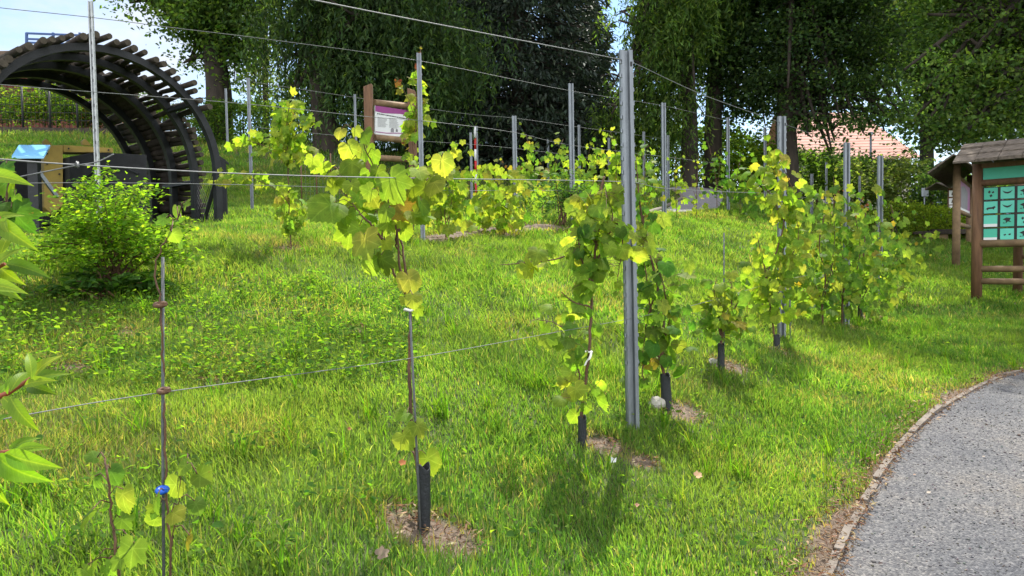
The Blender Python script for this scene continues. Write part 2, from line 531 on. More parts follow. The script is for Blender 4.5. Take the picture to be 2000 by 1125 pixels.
LANCE = (np.array([(0, 0, 0), (.14, .35, .03), (0, 1.0, -.12), (-.14, .35, .03)]), np.array([(0, 1, 2), (0, 2, 3)]), np.array([(0, 0), (.5, .5), (0, 1), (-.5, .5)], float))


def long_leaf():
    """long pointed leaf with smooth margins, several cross rows"""
    V, T, uv = [], [], []
    rows = [(0, .01), (.06, .05), (.14, .098), (.24, .132), (.36, .152), (.48, .152), (.6, .134), (.72, .10), (.84, .058), (.93, .024), (1.0, .002)]
    for y, w in rows:
        z = .20 * math.sin(y * 2.2) - .28 * y * y
        for k in (-1, -.5, 0, .5, 1):
            V.append((w * k, y, z + .30 * w * abs(k)))
            uv.append((w * k, y))
    for i in range(len(rows) - 1):
        for k in range(4):
            a = i * 5 + k
            T += [(a, a + 1, a + 6), (a, a + 6, a + 5)]
    return np.array(V), np.array(T), np.array(uv)


LONG = long_leaf()


def frames(nrm, tip):
    """rotation matrices whose z is the leaf normal and y the tip direction"""
    z = norm(nrm)
    y = norm(tip - (tip * z).sum(1, keepdims=True) * z)
    x = np.cross(y, z)
    return np.stack([x, y, z], axis=2)


def scatter(tpl, pos, R, size, tint, curl=None):
    V0, T0, uv0 = tpl
    n = len(pos)
    S = np.asarray(size, float)
    if S.ndim == 1: S = np.repeat(S[:, None], 3, 1)
    L = V0[None] * S[:, None, :]
    if curl is not None:
        L = L.copy(); L[:, :, 2] += curl[:, None] * (V0[None, :, 0] ** 2 + .6 * V0[None, :, 1] ** 2) * S[:, :1]
    V = np.einsum('nij,nkj->nki', R, L) + pos[:, None]
    T = T0[None] + (np.arange(n) * len(V0))[:, None, None]
    tn = np.repeat(tint, len(V0), axis=0)
    uv = np.tile(uv0, (n, 1))
    return V.reshape(-1, 3), T.reshape(-1, 3), tn, uv


def join(parts):
    V, T, C, U, o = [], [], [], [], 0
    for v, t, c, u in parts:
        V.append(v); T.append(t + o); C.append(c); U.append(u); o += len(v)
    return np.concatenate(V), np.concatenate(T), np.concatenate(C), np.concatenate(U)


def pick(palette, n, jit=.12):
    pal = np.array([p[:3] for p in palette]); w = np.array([p[3] for p in palette]); w = w / w.sum()
    c = pal[rng.choice(len(pal), n, p=w)]
    return c * (1 + rng.normal(0, jit, (n, 1))) * (1 + rng.normal(0, jit * .4, (n, 3)))


def inside(poly, x, y):
    poly = np.asarray(poly)[:, :2]
    r = np.zeros(len(x), bool)
    j = len(poly) - 1
    for i in range(len(poly)):
        xi, yi = poly[i]; xj, yj = poly[j]
        c = ((yi > y) != (yj > y)) & (x < (xj - xi) * (y - yi) / (yj - yi + 1e-12) + xi)
        r ^= c
        j = i
    return r


def dist_poly(line, x, y):
    line = np.asarray(line)[:, :2]
    best = np.full(len(x), 1e9)
    for a, b in zip(line[:-1], line[1:]):
        d = b - a
        t = np.clip(((x - a[0]) * d[0] + (y - a[1]) * d[1]) / (d @ d + 1e-9), 0, 1)
        best = np.minimum(best, np.hypot(x - a[0] - t * d[0], y - a[1] - t * d[1]))
    return best


def smooth_line(pts, n):
    pts = np.array(pts, float)
    out = []
    m = len(pts)
    for i in range(m - 1):
        p0, p1, p2, p3 = pts[max(i - 1, 0)], pts[i], pts[i + 1], pts[min(i + 2, m - 1)]
        for k in range(n):
            t = k / n
            out.append(.5 * ((2 * p1) + (-p0 + p2) * t + (2 * p0 - 5 * p1 + 4 * p2 - p3) * t * t + (-p0 + 3 * p1 - 3 * p2 + p3) * t ** 3))
    out.append(pts[-1])
    return np.array(out)


def vnoise(x, y, s, seed=0):
    """cheap smooth value noise"""
    x = x / s; y = y / s
    xi = np.floor(x).astype(int); yi = np.floor(y).astype(int)
    fx = x - xi; fy = y - yi
    fx = fx * fx * (3 - 2 * fx); fy = fy * fy * (3 - 2 * fy)

    def hsh(a, b):
        q = np.sin(a * 127.1 + b * 311.7 + seed * 74.7) * 43758.5453
        return q - np.floor(q)
    return (hsh(xi, yi) * (1 - fx) + hsh(xi + 1, yi) * fx) * (1 - fy) + (hsh(xi, yi + 1) * (1 - fx) + hsh(xi + 1, yi + 1) * fx) * fy


# ------------------------------------------------------------------ ground, paths
edge_px = [(1560, 1260), (1590, 1190), (1620, 1125), (1655, 1042), (1700, 962), (1745, 890), (1800, 828), (1865, 780), (1935, 745), (2000, 724), (2090, 704)]
edge = [ground(*p) for p in edge_px]
edge = smooth_line([e[:2] for e in edge], 6)
path_poly = np.array(list(edge) + [(edge[-1][0] + 2.5, edge[-1][1] + .6), (13, 8.0), (13, 5.6), (8.5, 5.0), (5.2, 2.6), (4.0, 0), (3.6, -4), (edge[0][0] - .4, -4), (edge[0][0] - .1, .5)])
far_px = [(1275, 416), (1316, 400), (1335, 388), (1322, 377), (1300, 371), (1330, 366), (1400, 370), (1412, 390), (1400, 412), (1330, 418)]
far_edge = np.array([ground(*p)[:2] for p in far_px])
strip_px = [(845, 468), (900, 458), (960, 451), (1020, 446), (1075, 441)]
strip = smooth_line([ground(*p)[:2] for p in strip_px], 5)

soil_spots = []   # x, y, radius


def spot(px, py, r):
    g = ground(px, py); soil_spots.append((g[0], g[1], r * .72)); return g


for a in [(835, 1035, .19), (790, 1010, .13), (890, 1060, .14), (1180, 872, .16), (1260, 905, .10), (1330, 803, .20), (1425, 715, .20), (1530, 690, .16), (1650, 640, .25), (1700, 622, .3), (985, 458, .3), (870, 468, .2),
          (568, 485, .2), (140, 720, .14), (240, 650, .12), (700, 645, .1), (420, 745, .1)]:
    spot(*a)


def soil_amount(x, y):
    x = np.asarray(x, float); y = np.asarray(y, float)
    a = np.zeros(len(x))
    for sx, sy, r in soil_spots:
        d = np.hypot(x - sx, y - sy)
        a = np.maximum(a, np.clip(1.5 - d / r, 0, 1))
    d = dist_poly(edge, x, y)
    w = .02 + .13 * vnoise(x, y, .35, 3)
    a = np.maximum(a, np.clip(1.4 - d / w, 0, 1))
    d = dist_poly(strip, x, y)
    a = np.maximum(a, np.clip(1.5 - d / .22, 0, 1))
    return a


def grow(a, step, end, k=1.18):
    out = []
    while abs(a) < abs(end):
        step *= k; a += step * (1 if end > 0 else -1); out.append(a)
    return out


xs = np.array(sorted(grow(-10, .14, -900)) + list(np.arange(-10, 13, .14)) + grow(12.95, .14, 900))
ys = np.array(sorted(grow(-4, .14, -600)) + list(np.arange(-4, 20, .14)) + grow(20, .14, 1500))
X, Y = np.meshgrid(xs, ys)
Z = H(X, Y)
bumpy = (vnoise(X, Y, .5, 1) - .5) * .018 + (vnoise(X, Y, .17, 2) - .5) * .008
inp = inside(path_poly, X.ravel(), Y.ravel()).reshape(X.shape)
nearp = np.clip(dist_poly(edge, X.ravel(), Y.ravel()).reshape(X.shape) / .5, 0, 1)
Zg = Z + np.where(inp, -.03, bumpy * nearp - .016)
nx, ny = len(xs), len(ys)
ii = (np.arange(ny - 1)[:, None] * nx + np.arange(nx - 1)[None]).ravel()
Q = np.stack([ii, ii + 1, ii + nx + 1, ii + nx], 1)
go = arr_mesh('ground', np.stack([X, Y, Zg], -1).reshape(-1, 3), Q, M['ground'], smooth=True)
sa = soil_amount(X.ravel(), Y.ravel())
at = go.data.attributes.new('soil', 'FLOAT', 'POINT'); at.data.foreach_set('value', sa.astype(np.float32))
tag(go, kind='structure')


def sheet(name, poly, lift, mt, step=.2):
    poly = np.asarray(poly)
    bm = bmesh.new()
    vs = [bm.verts.new((p[0], p[1], 0)) for p in poly]
    bm.faces.new(vs)
    x0, y0 = poly.min(0)[:2]; x1, y1 = poly.max(0)[:2]
    for ax, a, b in ((0, x0, x1), (1, y0, y1)):
        v = a + step
        while v < b:
            co = [0, 0, 0]; co[ax] = v; no = [0, 0, 0]; no[ax] = 1
            bmesh.ops.bisect_plane(bm, geom=bm.verts[:] + bm.edges[:] + bm.faces[:], plane_co=co, plane_no=no)
            v += step
    bm.verts.ensure_lookup_table()
    zz = H(np.array([v.co.x for v in bm.verts]), np.array([v.co.y for v in bm.verts]))
    for v, z in zip(bm.verts, zz): v.co.z = z + lift
    bmesh.ops.recalc_face_normals(bm, faces=bm.faces)
    me = bpy.data.meshes.new(name); bm.to_mesh(me); bm.free()
    me.materials.append(mt)
    o = bpy.data.objects.new(name, me); link(o)
    return tag(o, kind='structure')


sheet('gravel_path', path_poly, .0, M['gravel'], .25)
sheet('far_gravel_path', far_edge, .035, M['far_gravel'], .5)

mb = MB()
fe = smooth_line([ground(*p)[:2] for p in [(1262, 424), (1292, 412), (1316, 401), (1332, 390), (1322, 379), (1302, 372)]], 5)
mb.tube([(a, b, h(a, b) + .05) for a, b in fe], .05, 6)
tag(mb.build('far_path_edging', M['edging']), kind='structure')
# edging strip: board after board, each a little out of line
mb = MB()
ed = smooth_line(edge, 2)
wob = 0
q = 0
while q < len(ed) - 1:
    e_ = min(q + rng.integers(7, 13), len(ed) - 1)
    top0, top1 = rng.uniform(.004, .022), rng.uniform(.004, .022)
    shx = rng.normal(0, .004)
    vs, fs = [], []
    for i in range(q, e_ + 1):
        t = ed[min(i + 1, len(ed) - 1)] - ed[max(i - 1, 0)]; t = t / np.linalg.norm(t); nrm = np.array([-t[1], t[0]])
        f = (i - q) / max(1, e_ - q); c = ed[i] + nrm * shx + t * (.004 if i == q else -.004 if i == e_ else 0)
        z = h(*c); top = top0 * (1 - f) + top1 * f + rng.normal(0, .0015); w = .017 + rng.normal(0, .001)
        vs += [(*(c - nrm * w), z - .08), (*(c - nrm * w), z + top), (*(c + nrm * w), z + top), (*(c + nrm * w), z - .08)]
    m_ = e_ - q + 1
    for i in range(m_ - 1):
        for k in range(4): fs.append((i * 4 + k, i * 4 + (k + 1) % 4, i * 4 + 4 + (k + 1) % 4, i * 4 + 4 + k))
    fs += [(0, 1, 2, 3), (m_ * 4 - 4, m_ * 4 - 3, m_ * 4 - 2, m_ * 4 - 1)]
    mb.add(vs, fs)
    q = e_
tag(mb.build('path_edging', M['edging']), kind='structure')

# loose stones on the gravel
n = 42000
x = rng.uniform(.8, 6.5, n); y = rng.uniform(.8, 7.2, n)
k = inside(path_poly, x, y); x, y = x[k], y[k]
px_, py_, d_ = [], [], []
z = H(x, y)
q = np.stack([x, y, z], 1) - CAM
dd = q @ fw
ppx = 1000 + F * (q @ rt) / dd
k = (ppx < 2300); x, y, z = x[k], y[k], z[k]
OCT = (np.array([(1, 0, 0), (0, 1, 0), (-1, 0, 0), (0, -1, 0), (0, 0, .7), (0, 0, -.7)], float),
       np.array([(0, 1, 4), (1, 2, 4), (2, 3, 4), (3, 0, 4), (1, 0, 5), (2, 1, 5), (3, 2, 5), (0, 3, 5)]), np.zeros((6, 2)))
n = len(x)
R = frames(rng.normal(0, .35, (n, 3)) + [0, 0, 1], rng.normal(0, 1, (n, 3)))
sz = np.exp(rng.normal(math.log(.0040), .35, n))
col = pick([(.078, .078, .084, 2), (.10, .098, .102, 6), (.14, .135, .13, 1.8), (.21, .2, .19, .25), (.12, .1, .08, .5)], n, .2)
V, T, tn, uv = scatter(OCT, np.stack([x, y, z + sz * .3], 1), R, np.stack([sz, sz * rng.uniform(.6, 1, n), sz * .8], 1), col)
tag(arr_mesh('loose_gravel', V, T, M['pebble'], tint=tn), kind='stuff')

# ------------------------------------------------------------------ grass
def frustum(x, y, z, m=300):
    q = np.stack([x, y, z], 1) - CAM
    d = q @ fw
    px = 1000 + F * (q @ rt) / np.maximum(d, .05); py = 562.5 - F * (q @ uu) / np.maximum(d, .05)
    return (d > .7) & (px > -m) & (px < 2000 + m) & (py < 1125 + 260), d


mower = None
GP = [(.092, .190, .042, 5), (.118, .212, .048, 4), (.158, .235, .062, 2), (.060, .145, .034, 2), (.28, .26, .14, 1.0)]


def blade_field(x0, x1, y0, y1, dens, dmin, dmax, hgt, wid, seg, even=0.0):
    n = int((x1 - x0) * (y1 - y0) * dens)
    x = rng.uniform(x0, x1, n); y = rng.uniform(y0, y1, n)
    # clumping
    cl = vnoise(x, y, .22, 11) * .6 + vnoise(x, y, .75, 12) * .5
    k = rng.random(n) < np.clip(.25 + even + cl, 0, 1)
    x, y = x[k], y[k]
    r = np.hypot(x, y)
    k = (r > dmin * .8) & (r < dmax * 1.7)
    x, y = x[k], y[k]
    z = H(x, y)
    ok, d = frustum(x, y, z)
    fade = np.clip((d - dmin) / (.15 * dmin + .01) + .5, 0, 1) * np.clip((dmax - d) / (.1 * dmax) + .5, 0, 1)
    ok &= (rng.random(len(x)) < fade)
    ok &= ~inside(path_poly, x, y)
    ok &= ~inside(far_edge, x, y)
    s = soil_amount(x, y)
    ok &= rng.random(len(x)) > s * 1.15
    x, y, z = x[ok], y[ok], z[ok]
    n = len(x)
    big = vnoise(x, y, 1.3, 5); tuft = vnoise(x, y, .28, 6)
    hh = hgt * (0.45 + .9 * tuft ** 1.6 + .35 * big) * rng.uniform(.55, 1.25, n)
    near_path = np.clip(dist_poly(edge, x, y) / .35, .35, 1)
    hh *= near_path
    ww = wid * rng.uniform(.6, 1.4, n)
    az = rng.uniform(0, 2 * math.pi, n)
    lean = np.abs(rng.normal(.45, .3, n))
    cw = 2 * math.pi * vnoise(x, y, .6, 8)
    az = np.where(rng.random(n) < .45, cw + rng.normal(0, .6, n), az)
    dx, dy = np.cos(az), np.sin(az)
    tx, ty = -dy, dx
    ro = rng.uniform(-.8, .8, n)
    tx, ty = tx * np.cos(ro) - ty * np.sin(ro), tx * np.sin(ro) + ty * np.cos(ro)
    ts = np.linspace(0, 1, seg + 1)
    rows = []
    z0 = z - .02
    for i, t in enumerate(ts):
        out = hh * (lean * t * .55 + lean * 1.0 * t * t)
        zz = z0 + hh * (t - .32 * np.minimum(lean, 1.3) * t * t) + .02 * t
        w = ww * (1 - t ** 1.5) * .5 + .0002
        c = np.stack([x + dx * out, y + dy * out, zz], 1)
        if i < seg:
            rows.append(c + np.stack([tx * w, ty * w, 0 * w], 1)); rows.append(c - np.stack([tx * w, ty * w, 0 * w], 1))
        else:
            rows.append(c)
    V = np.stack(rows, 1)
    nv = 2 * seg + 1
    T0 = []
    for i in range(seg - 1):
        a = 2 * i
        T0 += [(a, a + 1, a + 3), (a, a + 3, a + 2)]
    T0.append((2 * seg - 2, 2 * seg - 1, 2 * seg))
    T = np.array(T0)[None] + (np.arange(n) * nv)[:, None, None]
    col = pick(GP, n, .18)
    yel = np.clip(vnoise(x, y, 1.1, 21) * 1.6 - .55, 0, 1)[:, None]
    col = col * (1 - .55 * yel) + np.array([.165, .212, .06]) * .55 * yel
    dk = np.clip(vnoise(x, y, .8, 23) * 2 - 1.1, 0, 1)[:, None]
    col = col * (1 - .22 * dk)
    dry = np.clip(vnoise(x, y, .55, 27) * 1.3 + vnoise(x, y, 2.2, 28) * .7 + np.clip((-x - .2) * .12, 0, .25) - 1.24, 0, .4)
    dm = (rng.random(n) < dry)[:, None]
    col = np.where(dm, np.array([.25, .225, .11]) * rng.uniform(.6, 1.25, (n, 1)), col)
    # straw next to bare soil
    s = np.clip(soil_amount(x, y) * 1.5, 0, .8)[:, None] * (rng.random((n, 1)) < .6)
    col = col * (1 - s) + np.array([.27, .22, .11]) * s
    return V.reshape(-1, 3), T.reshape(-1, 3), np.repeat(col, nv, 0), np.zeros((n * nv, 2))


parts = [
    blade_field(-4, 4.5, .5, 6.2, 6500, .7, 5.2, .034, .0058, 2, even=.6),
    blade_field(-8, 9, 3.0, 11.5, 2600, 5.2, 10, .04, .0095, 2, even=.6),
    blade_field(-15, 17, 7, 21, 900, 10, 18.5, .06, .018, 2, even=.5),
    blade_field(-4, 4.5, .5, 6.2, 5000, .7, 5.2, .056, .0048, 3),
    blade_field(-8, 9, 3.0, 11.5, 2300, 5.2, 10, .068, .008, 2),
    blade_field(-15, 17, 7, 21, 950, 10, 18.5, .09, .016, 2),
    blade_field(-34, 34, 14, 46, 170, 18.5, 42, .15, .036, 2),
]
# tall loose tufts
tu = []
n = 420
x = rng.uniform(-4, 5, n); y = rng.uniform(1.2, 9, n)
ok, d = frustum(x, y, H(x, y)); k = ok & ~inside(path_poly, x, y); x, y = x[k], y[k]
for tx_, ty_ in zip(x, y):
    m = rng.integers(10, 30)
    if soil_amount(np.array([tx_]), np.array([ty_]))[0] > .5: continue
    bx = tx_ + rng.normal(0, .025, m); by = ty_ + rng.normal(0, .025, m)
    tu.append(np.stack([bx, by], 1))
tu = np.concatenate(tu)
x, y = tu[:, 0], tu[:, 1]; n = len(x); z = H(x, y) - .01
az = rng.uniform(0, 2 * math.pi, n); lean = np.abs(rng.normal(.4, .3, n)); hh = rng.uniform(.09, .22, n); ww = rng.uniform(.004, .008, n)
rows = []
for i, t in enumerate(np.linspace(0, 1, 5)):
    out = hh * (lean * t * .3 + lean * 1.1 * t * t)
    c = np.stack([x + np.cos(az) * out, y + np.sin(az) * out, z + hh * (t - .35 * np.minimum(lean, 1.2) * t * t)], 1)
    w = (ww * (1 - t ** 1.6) * .5)[:, None] * np.stack([-np.sin(az + .4), np.cos(az + .4), 0 * az], 1)
    if i < 4: rows += [c + w, c - w]
    else: rows.append(c)
V = np.stack(rows, 1)
T0 = []
for i in range(3): T0 += [(2 * i, 2 * i + 1, 2 * i + 3), (2 * i, 2 * i + 3, 2 * i + 2)]
T0.append((6, 7, 8))
T = np.array(T0)[None] + (np.arange(n) * 9)[:, None, None]
parts.append((V.reshape(-1, 3), T.reshape(-1, 3), np.repeat(pick([(.07, .16, .018, 4), (.10, .19, .02, 3), (.16, .21, .03, 1)], n, .15), 9, 0), np.zeros((n * 9, 2))))
V, T, tn, uv = join(parts)
tag(arr_mesh('grass', V, T, M['grass'], tint=tn), kind='stuff')

# low broad-leaved weeds, thickest on the bank
def weed_field(n, region):
    px = rng.uniform(region[0], region[1], n); py = rng.uniform(region[2], region[3], n)
    pos = []
    for a, b in zip(px, py): pos.append(ground(a, b))
    return np.array(pos)


wp = np.concatenate([weed_field(1050, (-60, 820, 555, 760)), weed_field(120, (0, 1200, 480, 640)), weed_field(130, (-50, 1650, 740, 1120)), weed_field(60, (1250, 2000, 560, 800))])
wp = wp[~inside(path_poly, wp[:, 0], wp[:, 1])]
n = 700
x = rng.uniform(-4, 4.5, n); y = rng.uniform(1.2, 8, n); z = H(x, y)
ok, d = frustum(x, y, z)
ok &= ~inside(path_poly, x, y) & (vnoise(x, y, .5, 41) > .45)
clover = np.stack([x, y, z], 1)[ok]
nl = 7
base = np.repeat(wp, nl, 0); n = len(base)
big = np.repeat(rng.uniform(.6, 1.3, len(wp)), nl)
a = rng.uniform(0, 2 * math.pi, n)
out = np.stack([np.cos(a), np.sin(a), 0 * a], 1)
pos = base + out * (rng.uniform(.01, .06, n) * big)[:, None] + np.stack([0 * a, 0 * a, rng.uniform(.03, .11, n) * big], 1)
R = frames(np.stack([0 * a, 0 * a, 0 * a + 1], 1) + rng.normal(0, .35, (n, 3)), out + rng.normal(0, .2, (n, 3)))
sz = rng.uniform(.016, .036, n) * big
pw = scatter(OVAL, pos, R, np.stack([sz * 1.5, sz, sz], 1), pick([(.08, .16, .03, 3), (.13, .2, .036, 3), (.05, .12, .025, 2)], n))
base = np.repeat(clover, 9, 0); n = len(base); a = rng.uniform(0, 6.28, n); q = rng.uniform(.005, .06, n)
pos = base + np.stack([np.cos(a) * q, np.sin(a) * q, rng.uniform(.015, .05, n)], 1); sz = rng.uniform(.008, .017, n)
pc = scatter(OVAL, pos, frames(rng.normal(0, .3, (n, 3)) + [0, 0, 1], rng.normal(0, 1, (n, 3))), np.stack([sz * 2, sz, sz], 1), pick([(.075, .17, .03, 3), (.11, .20, .036, 2)], n))
V, T, tn, uv = join([pw, pc])
tag(arr_mesh('weeds', V, T, M['bush_leaf'], tint=tn), kind='stuff')

# mulch flakes and straw on the bare spots and along the path edging
pos = []
for sx, sy, r in soil_spots:
    m = int(5200 * r * r) + 40
    rr = r * np.sqrt(rng.random(m)) * 1.1; a = rng.uniform(0, 2 * math.pi, m)
    pos.append(np.stack([sx + rr * np.cos(a), sy + rr * np.sin(a)], 1))
m = 3600
tt = rng.uniform(0, len(edge) - 1.001, m); i0 = tt.astype(int); fr = (tt - i0)[:, None]
e = edge[i0] * (1 - fr) + edge[i0 + 1] * fr
tg = norm(edge[i0 + 1] - edge[i0]); nr = np.stack([-tg[:, 1], tg[:, 0]], 1)
pos.append(e + nr * (np.abs(rng.normal(.03, .10, m)) - .05)[:, None])
pos = np.concatenate(pos); n = len(pos)
z = H(pos[:, 0], pos[:, 1])
R = frames(rng.normal(0, .5, (n, 3)) + [0, 0, 1], rng.normal(0, 1, (n, 3)))
sz = rng.uniform(.012, .045, n)
V, T, tn, uv = scatter(LANCE, np.stack([pos[:, 0], pos[:, 1], z + rng.uniform(.004, .022, n)], 1), R, np.stack([sz * rng.uniform(.25, 1.2, n), sz, sz], 1),
                       pick([(.16, .09, .05, 3), (.28, .19, .11, 3), (.07, .04, .025, 2), (.38, .29, .18, 1.5)], n, .2))
tag(arr_mesh('mulch', V, T, M['dry'], tint=tn), kind='stuff')

# ------------------------------------------------------------------ trellis posts
PROF = [(-.034, .012), (-.034, -.012), (-.028, -.020), (-.014, -.020), (-.010, -.002), (.010, -.002), (.014, -.022), (.034, -.022), (.034, .012),
        (.031, .012), (.031, -.019), (.017, -.019), (.013, .001), (-.013, .001), (-.017, -.017), (-.027, -.017), (-.031, -.010), (-.031, .012)]


def post(label, px, base, ht, wscale=1.0, rot=0.0, near=False, m='galv', lean=0.0):
    mb = MB()
    prof = [(a * wscale, b * wscale) for a, b in PROF]
    mb.ext([(a, b, -.12) for a, b in prof], (0, 0, ht + .12))
    # lugs that hold the wires, pressed out of the flange edges
    step = .075 if near else .15
    z = .35
    while z < ht - .04:
        for sx in ((1,) if not near else (1, -1)):
            mb.hexa([(sx * .0345 * wscale, -.022 * wscale, z), (sx * .041 * wscale, -.020 * wscale, z + .006), (sx * .041 * wscale, -.006 * wscale, z + .006), (sx * .0345 * wscale, -.004 * wscale, z),
                     (sx * .0345 * wscale, -.022 * wscale, z + .022), (sx * .038 * wscale, -.020 * wscale, z + .026), (sx * .038 * wscale, -.006 * wscale, z + .026), (sx * .0345 * wscale, -.004 * wscale, z + .022)])
        z += step
    o = mb.build('trellis_post', M[m], None, origin=np.zeros(3))
    o.location = tuple(base)
    o.rotation_euler = (0, lean, rot)
    tag(o, label, 'post', 'galvanised posts of the vine trellis')
    # punched holes on the flat of the flange
    zz = [ht - .09] if near else []
    if m == 'galv_old': zz = list(np.arange(.3, ht - .05, .105))
    for z in zz:
        cx = (.024 if m == 'galv' else 0) * wscale
        yy = (-.0225 if m == 'galv' else -.0025) * wscale
        hb = MB(); hb.hexa([(cx - .006, yy - .0006, z), (cx + .006, yy - .0006, z), (cx + .006, yy, z), (cx - .006, yy, z), (cx - .006, yy - .0006, z + .026), (cx + .006, yy - .0006, z + .026), (cx + .006, yy, z + .026), (cx - .006, yy, z + .026)])
        hb.build('punched_hole', M['ink'], o, origin=np.zeros(3))
    return o


def postpx(label, px, top, bot, d=None, **k):
    g = ground(px, bot) if d is None else on(px, d)
    dd = depth(g)
    ptop = P(px, top, dd)
    return post(label, px, g, float(ptop[2] - g[2]), **k)


postpx('thick galvanised post in front beside the white-tied vine, nearest and tallest post', 1235, 108, 832, wscale=1.0, near=True, rot=.22, lean=-.010)
postpx('galvanised post wrapped by a yellow climbing vine, next in line behind the thick front post', 1526, 231, 658, wscale=1.08, near=True, rot=.25)
postpx('galvanised post rising out of the left half of the dense green vine clump', 1652, 281, 637, wscale=1.0, rot=.3)
postpx('galvanised post rising out of the right half of the dense green vine clump', 1717, 306, 590, wscale=1.15, rot=.3)
postpx('pale perforated post standing behind the bright green bush before the timber arch', 197, 10, 495, wscale=.62, m='galv_old', rot=-.1)
postpx('galvanised post with a red-tipped vine climbing it, in front of the purple-headed info sign', 826, 108, 470, wscale=.78, rot=.15)
postpx('galvanised post beside the red rose flower', 1118, 166, 435, wscale=1.1, rot=.3)
postpx('galvanised post at the bend of the far gravel path', 1297, 203, 430, wscale=1.15, rot=.3)
postpx('galvanised post on the right side of the far gravel path before the dark tree trunks', 1422, 231, 415, wscale=1.0, rot=.3)
postpx('thin galvanised post beside the lone slender vine near the arch', 493, 155, 415, wscale=.75, rot=.2)
postpx('thin galvanised post standing before the clipped green hedge', 445, 174, 292, wscale=.9, rot=.2)
postpx('thin bare post just left of the wooden info sign', 698, 186, 330, d=17, wscale=.8)
postpx('galvanised post among the low yellow vines at the middle of the slope', 1007, 228, 418, wscale=1.05, rot=.2)
postpx('thin post behind the tall vine in the middle, left of the striped pole', 922, 260, 408, wscale=.9)
postpx('thin post touching the red and white striped pole', 933, 247, 345, d=21, wscale=.9)
for lab, px, top, d in [('distant post just right of the post beside the red rose', 1132, 245, 21), ('distant post above the tall thin vine left of the thick front post', 1190, 270, 22),
                        ('short distant post in front of the dark spruce', 1071, 272, 23), ('distant post between the thick front post and the far path', 1258, 258, 21),
                        ('slim distant post close behind the post at the path bend', 1305, 265, 20), ('distant post behind the yellow climbing vine', 1494, 250, 20),
                        ('short distant post before the dark shrubs left of the green clump', 1585, 340, 19), ('thin distant post below the red roof left corner', 1613, 318, 24),
                        ('short distant post between the two posts of the green clump', 1678, 344, 24)]:
    postpx(lab, px, top, None, d=d, wscale=1.0, rot=.3)

# ------------------------------------------------------------------ wires
def row_depth(tab):
    a = np.array(tab, float)
    return lambda px: 1 / np.interp(px, a[:, 0], 1 / a[:, 1])


ROW1 = row_depth([(-700, 1.25), (318, 1.97), (800, 2.73), (1150, 3.8), (1232, 4.17), (1526, 7.05), (1652, 8.6), (1717, 10.9)])
ROW2 = row_depth([(-400, 5.0), (188, 6.28), (826, 8.4), (1118, 11.4), (1297, 13.4), (1422, 16.4)])
ROW3 = row_depth([(0, 9.6), (493, 11.7), (1007, 14.5), (1305, 20)])


def wire(label, row, pts, rad=.0019, n=9):
    W = smooth_line([P(px, py, float(row(px)) - .03) for px, py in pts], n)
    mb = MB(); mb.tube(W, rad, 5)
    o = mb.build('trellis_wire', M['wire'], None, origin=W[0])
    return tag(o, label, 'wire', 'steel wires of the vine trellis')


wire('top wire of the front vine row, sagging down from the thick front post', ROW1, [(-250, -190), (120, -104), (612, 0), (930, 62), (1216, 117), (1240, 124), (1380, 188), (1526, 240), (1652, 287), (1717, 310)], .0024)
wire('middle wire of the front vine row, crossing the big yellow-green vine', ROW1, [(-60, 306), (150, 322), (490, 340), (800, 348), (1216, 355), (1290, 367), (1400, 374), (1526, 380), (1652, 398), (1717, 408)])
wire('lowest wire of the front vine row, tied to the thin rods above the grass', ROW1, [(-60, 832), (80, 805), (320, 766), (800, 700), (1080, 650), (1232, 622), (1370, 592), (1526, 548), (1652, 522), (1717, 496)], .0013)
wire('top wire of the second vine row, crossing the sky at upper left', ROW2, [(-80, 3), (0, 15), (188, 35), (345, 55), (540, 79), (826, 120), (1118, 178), (1297, 207), (1422, 236)], .0032)
wire('middle wire of the second vine row, crossing in front of the timber arch', ROW2, [(-80, 152), (0, 165), (188, 180), (480, 203), (720, 228), (826, 236), (1000, 258), (1118, 284), (1297, 306), (1422, 322)], .003)
wire('low wire of the second vine row, passing just above the bright green bush', ROW2, [(-80, 359), (40, 358), (188, 357), (430, 360), (690, 367), (826, 372), (1118, 372)], .003)
wire('top wire of the third vine row, behind the purple-headed sign', ROW3, [(493, 160), (698, 191), (900, 221), (1007, 231), (1114, 246), (1303, 272)], .0035)
wire('middle wire of the third vine row, low in front of the dark spruce', ROW3, [(493, 248), (698, 268), (1007, 290), (1303, 330)], .0035)
# knot with its loose ends
mb = MB()
dk = float(ROW1(150)) - .04
mb.tube(smooth_line([P(40, 345, dk), P(90, 335, dk), P(150, 323, dk), P(190, 316, dk), P(222, 301, dk)], 6), .0017, 5)
kn = [P(150 + 5 * math.cos(a * 2.3), 322 + 6 * math.sin(a * 2.3), dk + .006 * math.sin(a * 1.7)) for a in range(9)]
mb.tube(kn, .0022, 5)
tag(mb.build('wire_knot', M['wire'], None, origin=P(150, 322, dk)), 'twisted wire knot with two loose ends in front of the dark mining machine', 'wire knot')

# ------------------------------------------------------------------ grape vines
LIME = [(.205, .285, .036, 4), (.155, .25, .03, 4), (.26, .30, .05, 2), (.25, .20, .05, .12)]
GREEN = [(.065, .155, .022, 5), (.095, .19, .022, 3), (.15, .235, .024, 1.5), (.24, .23, .028, .25)]
MIXED = [(.10, .19, .032, 3), (.15, .24, .034, 3), (.215, .27, .042, 2), (.25, .21, .035, .2)]
TIPS = [(.13, .045, .025, 3), (.15, .075, .03, 2), (.21, .22, .035, 3)]


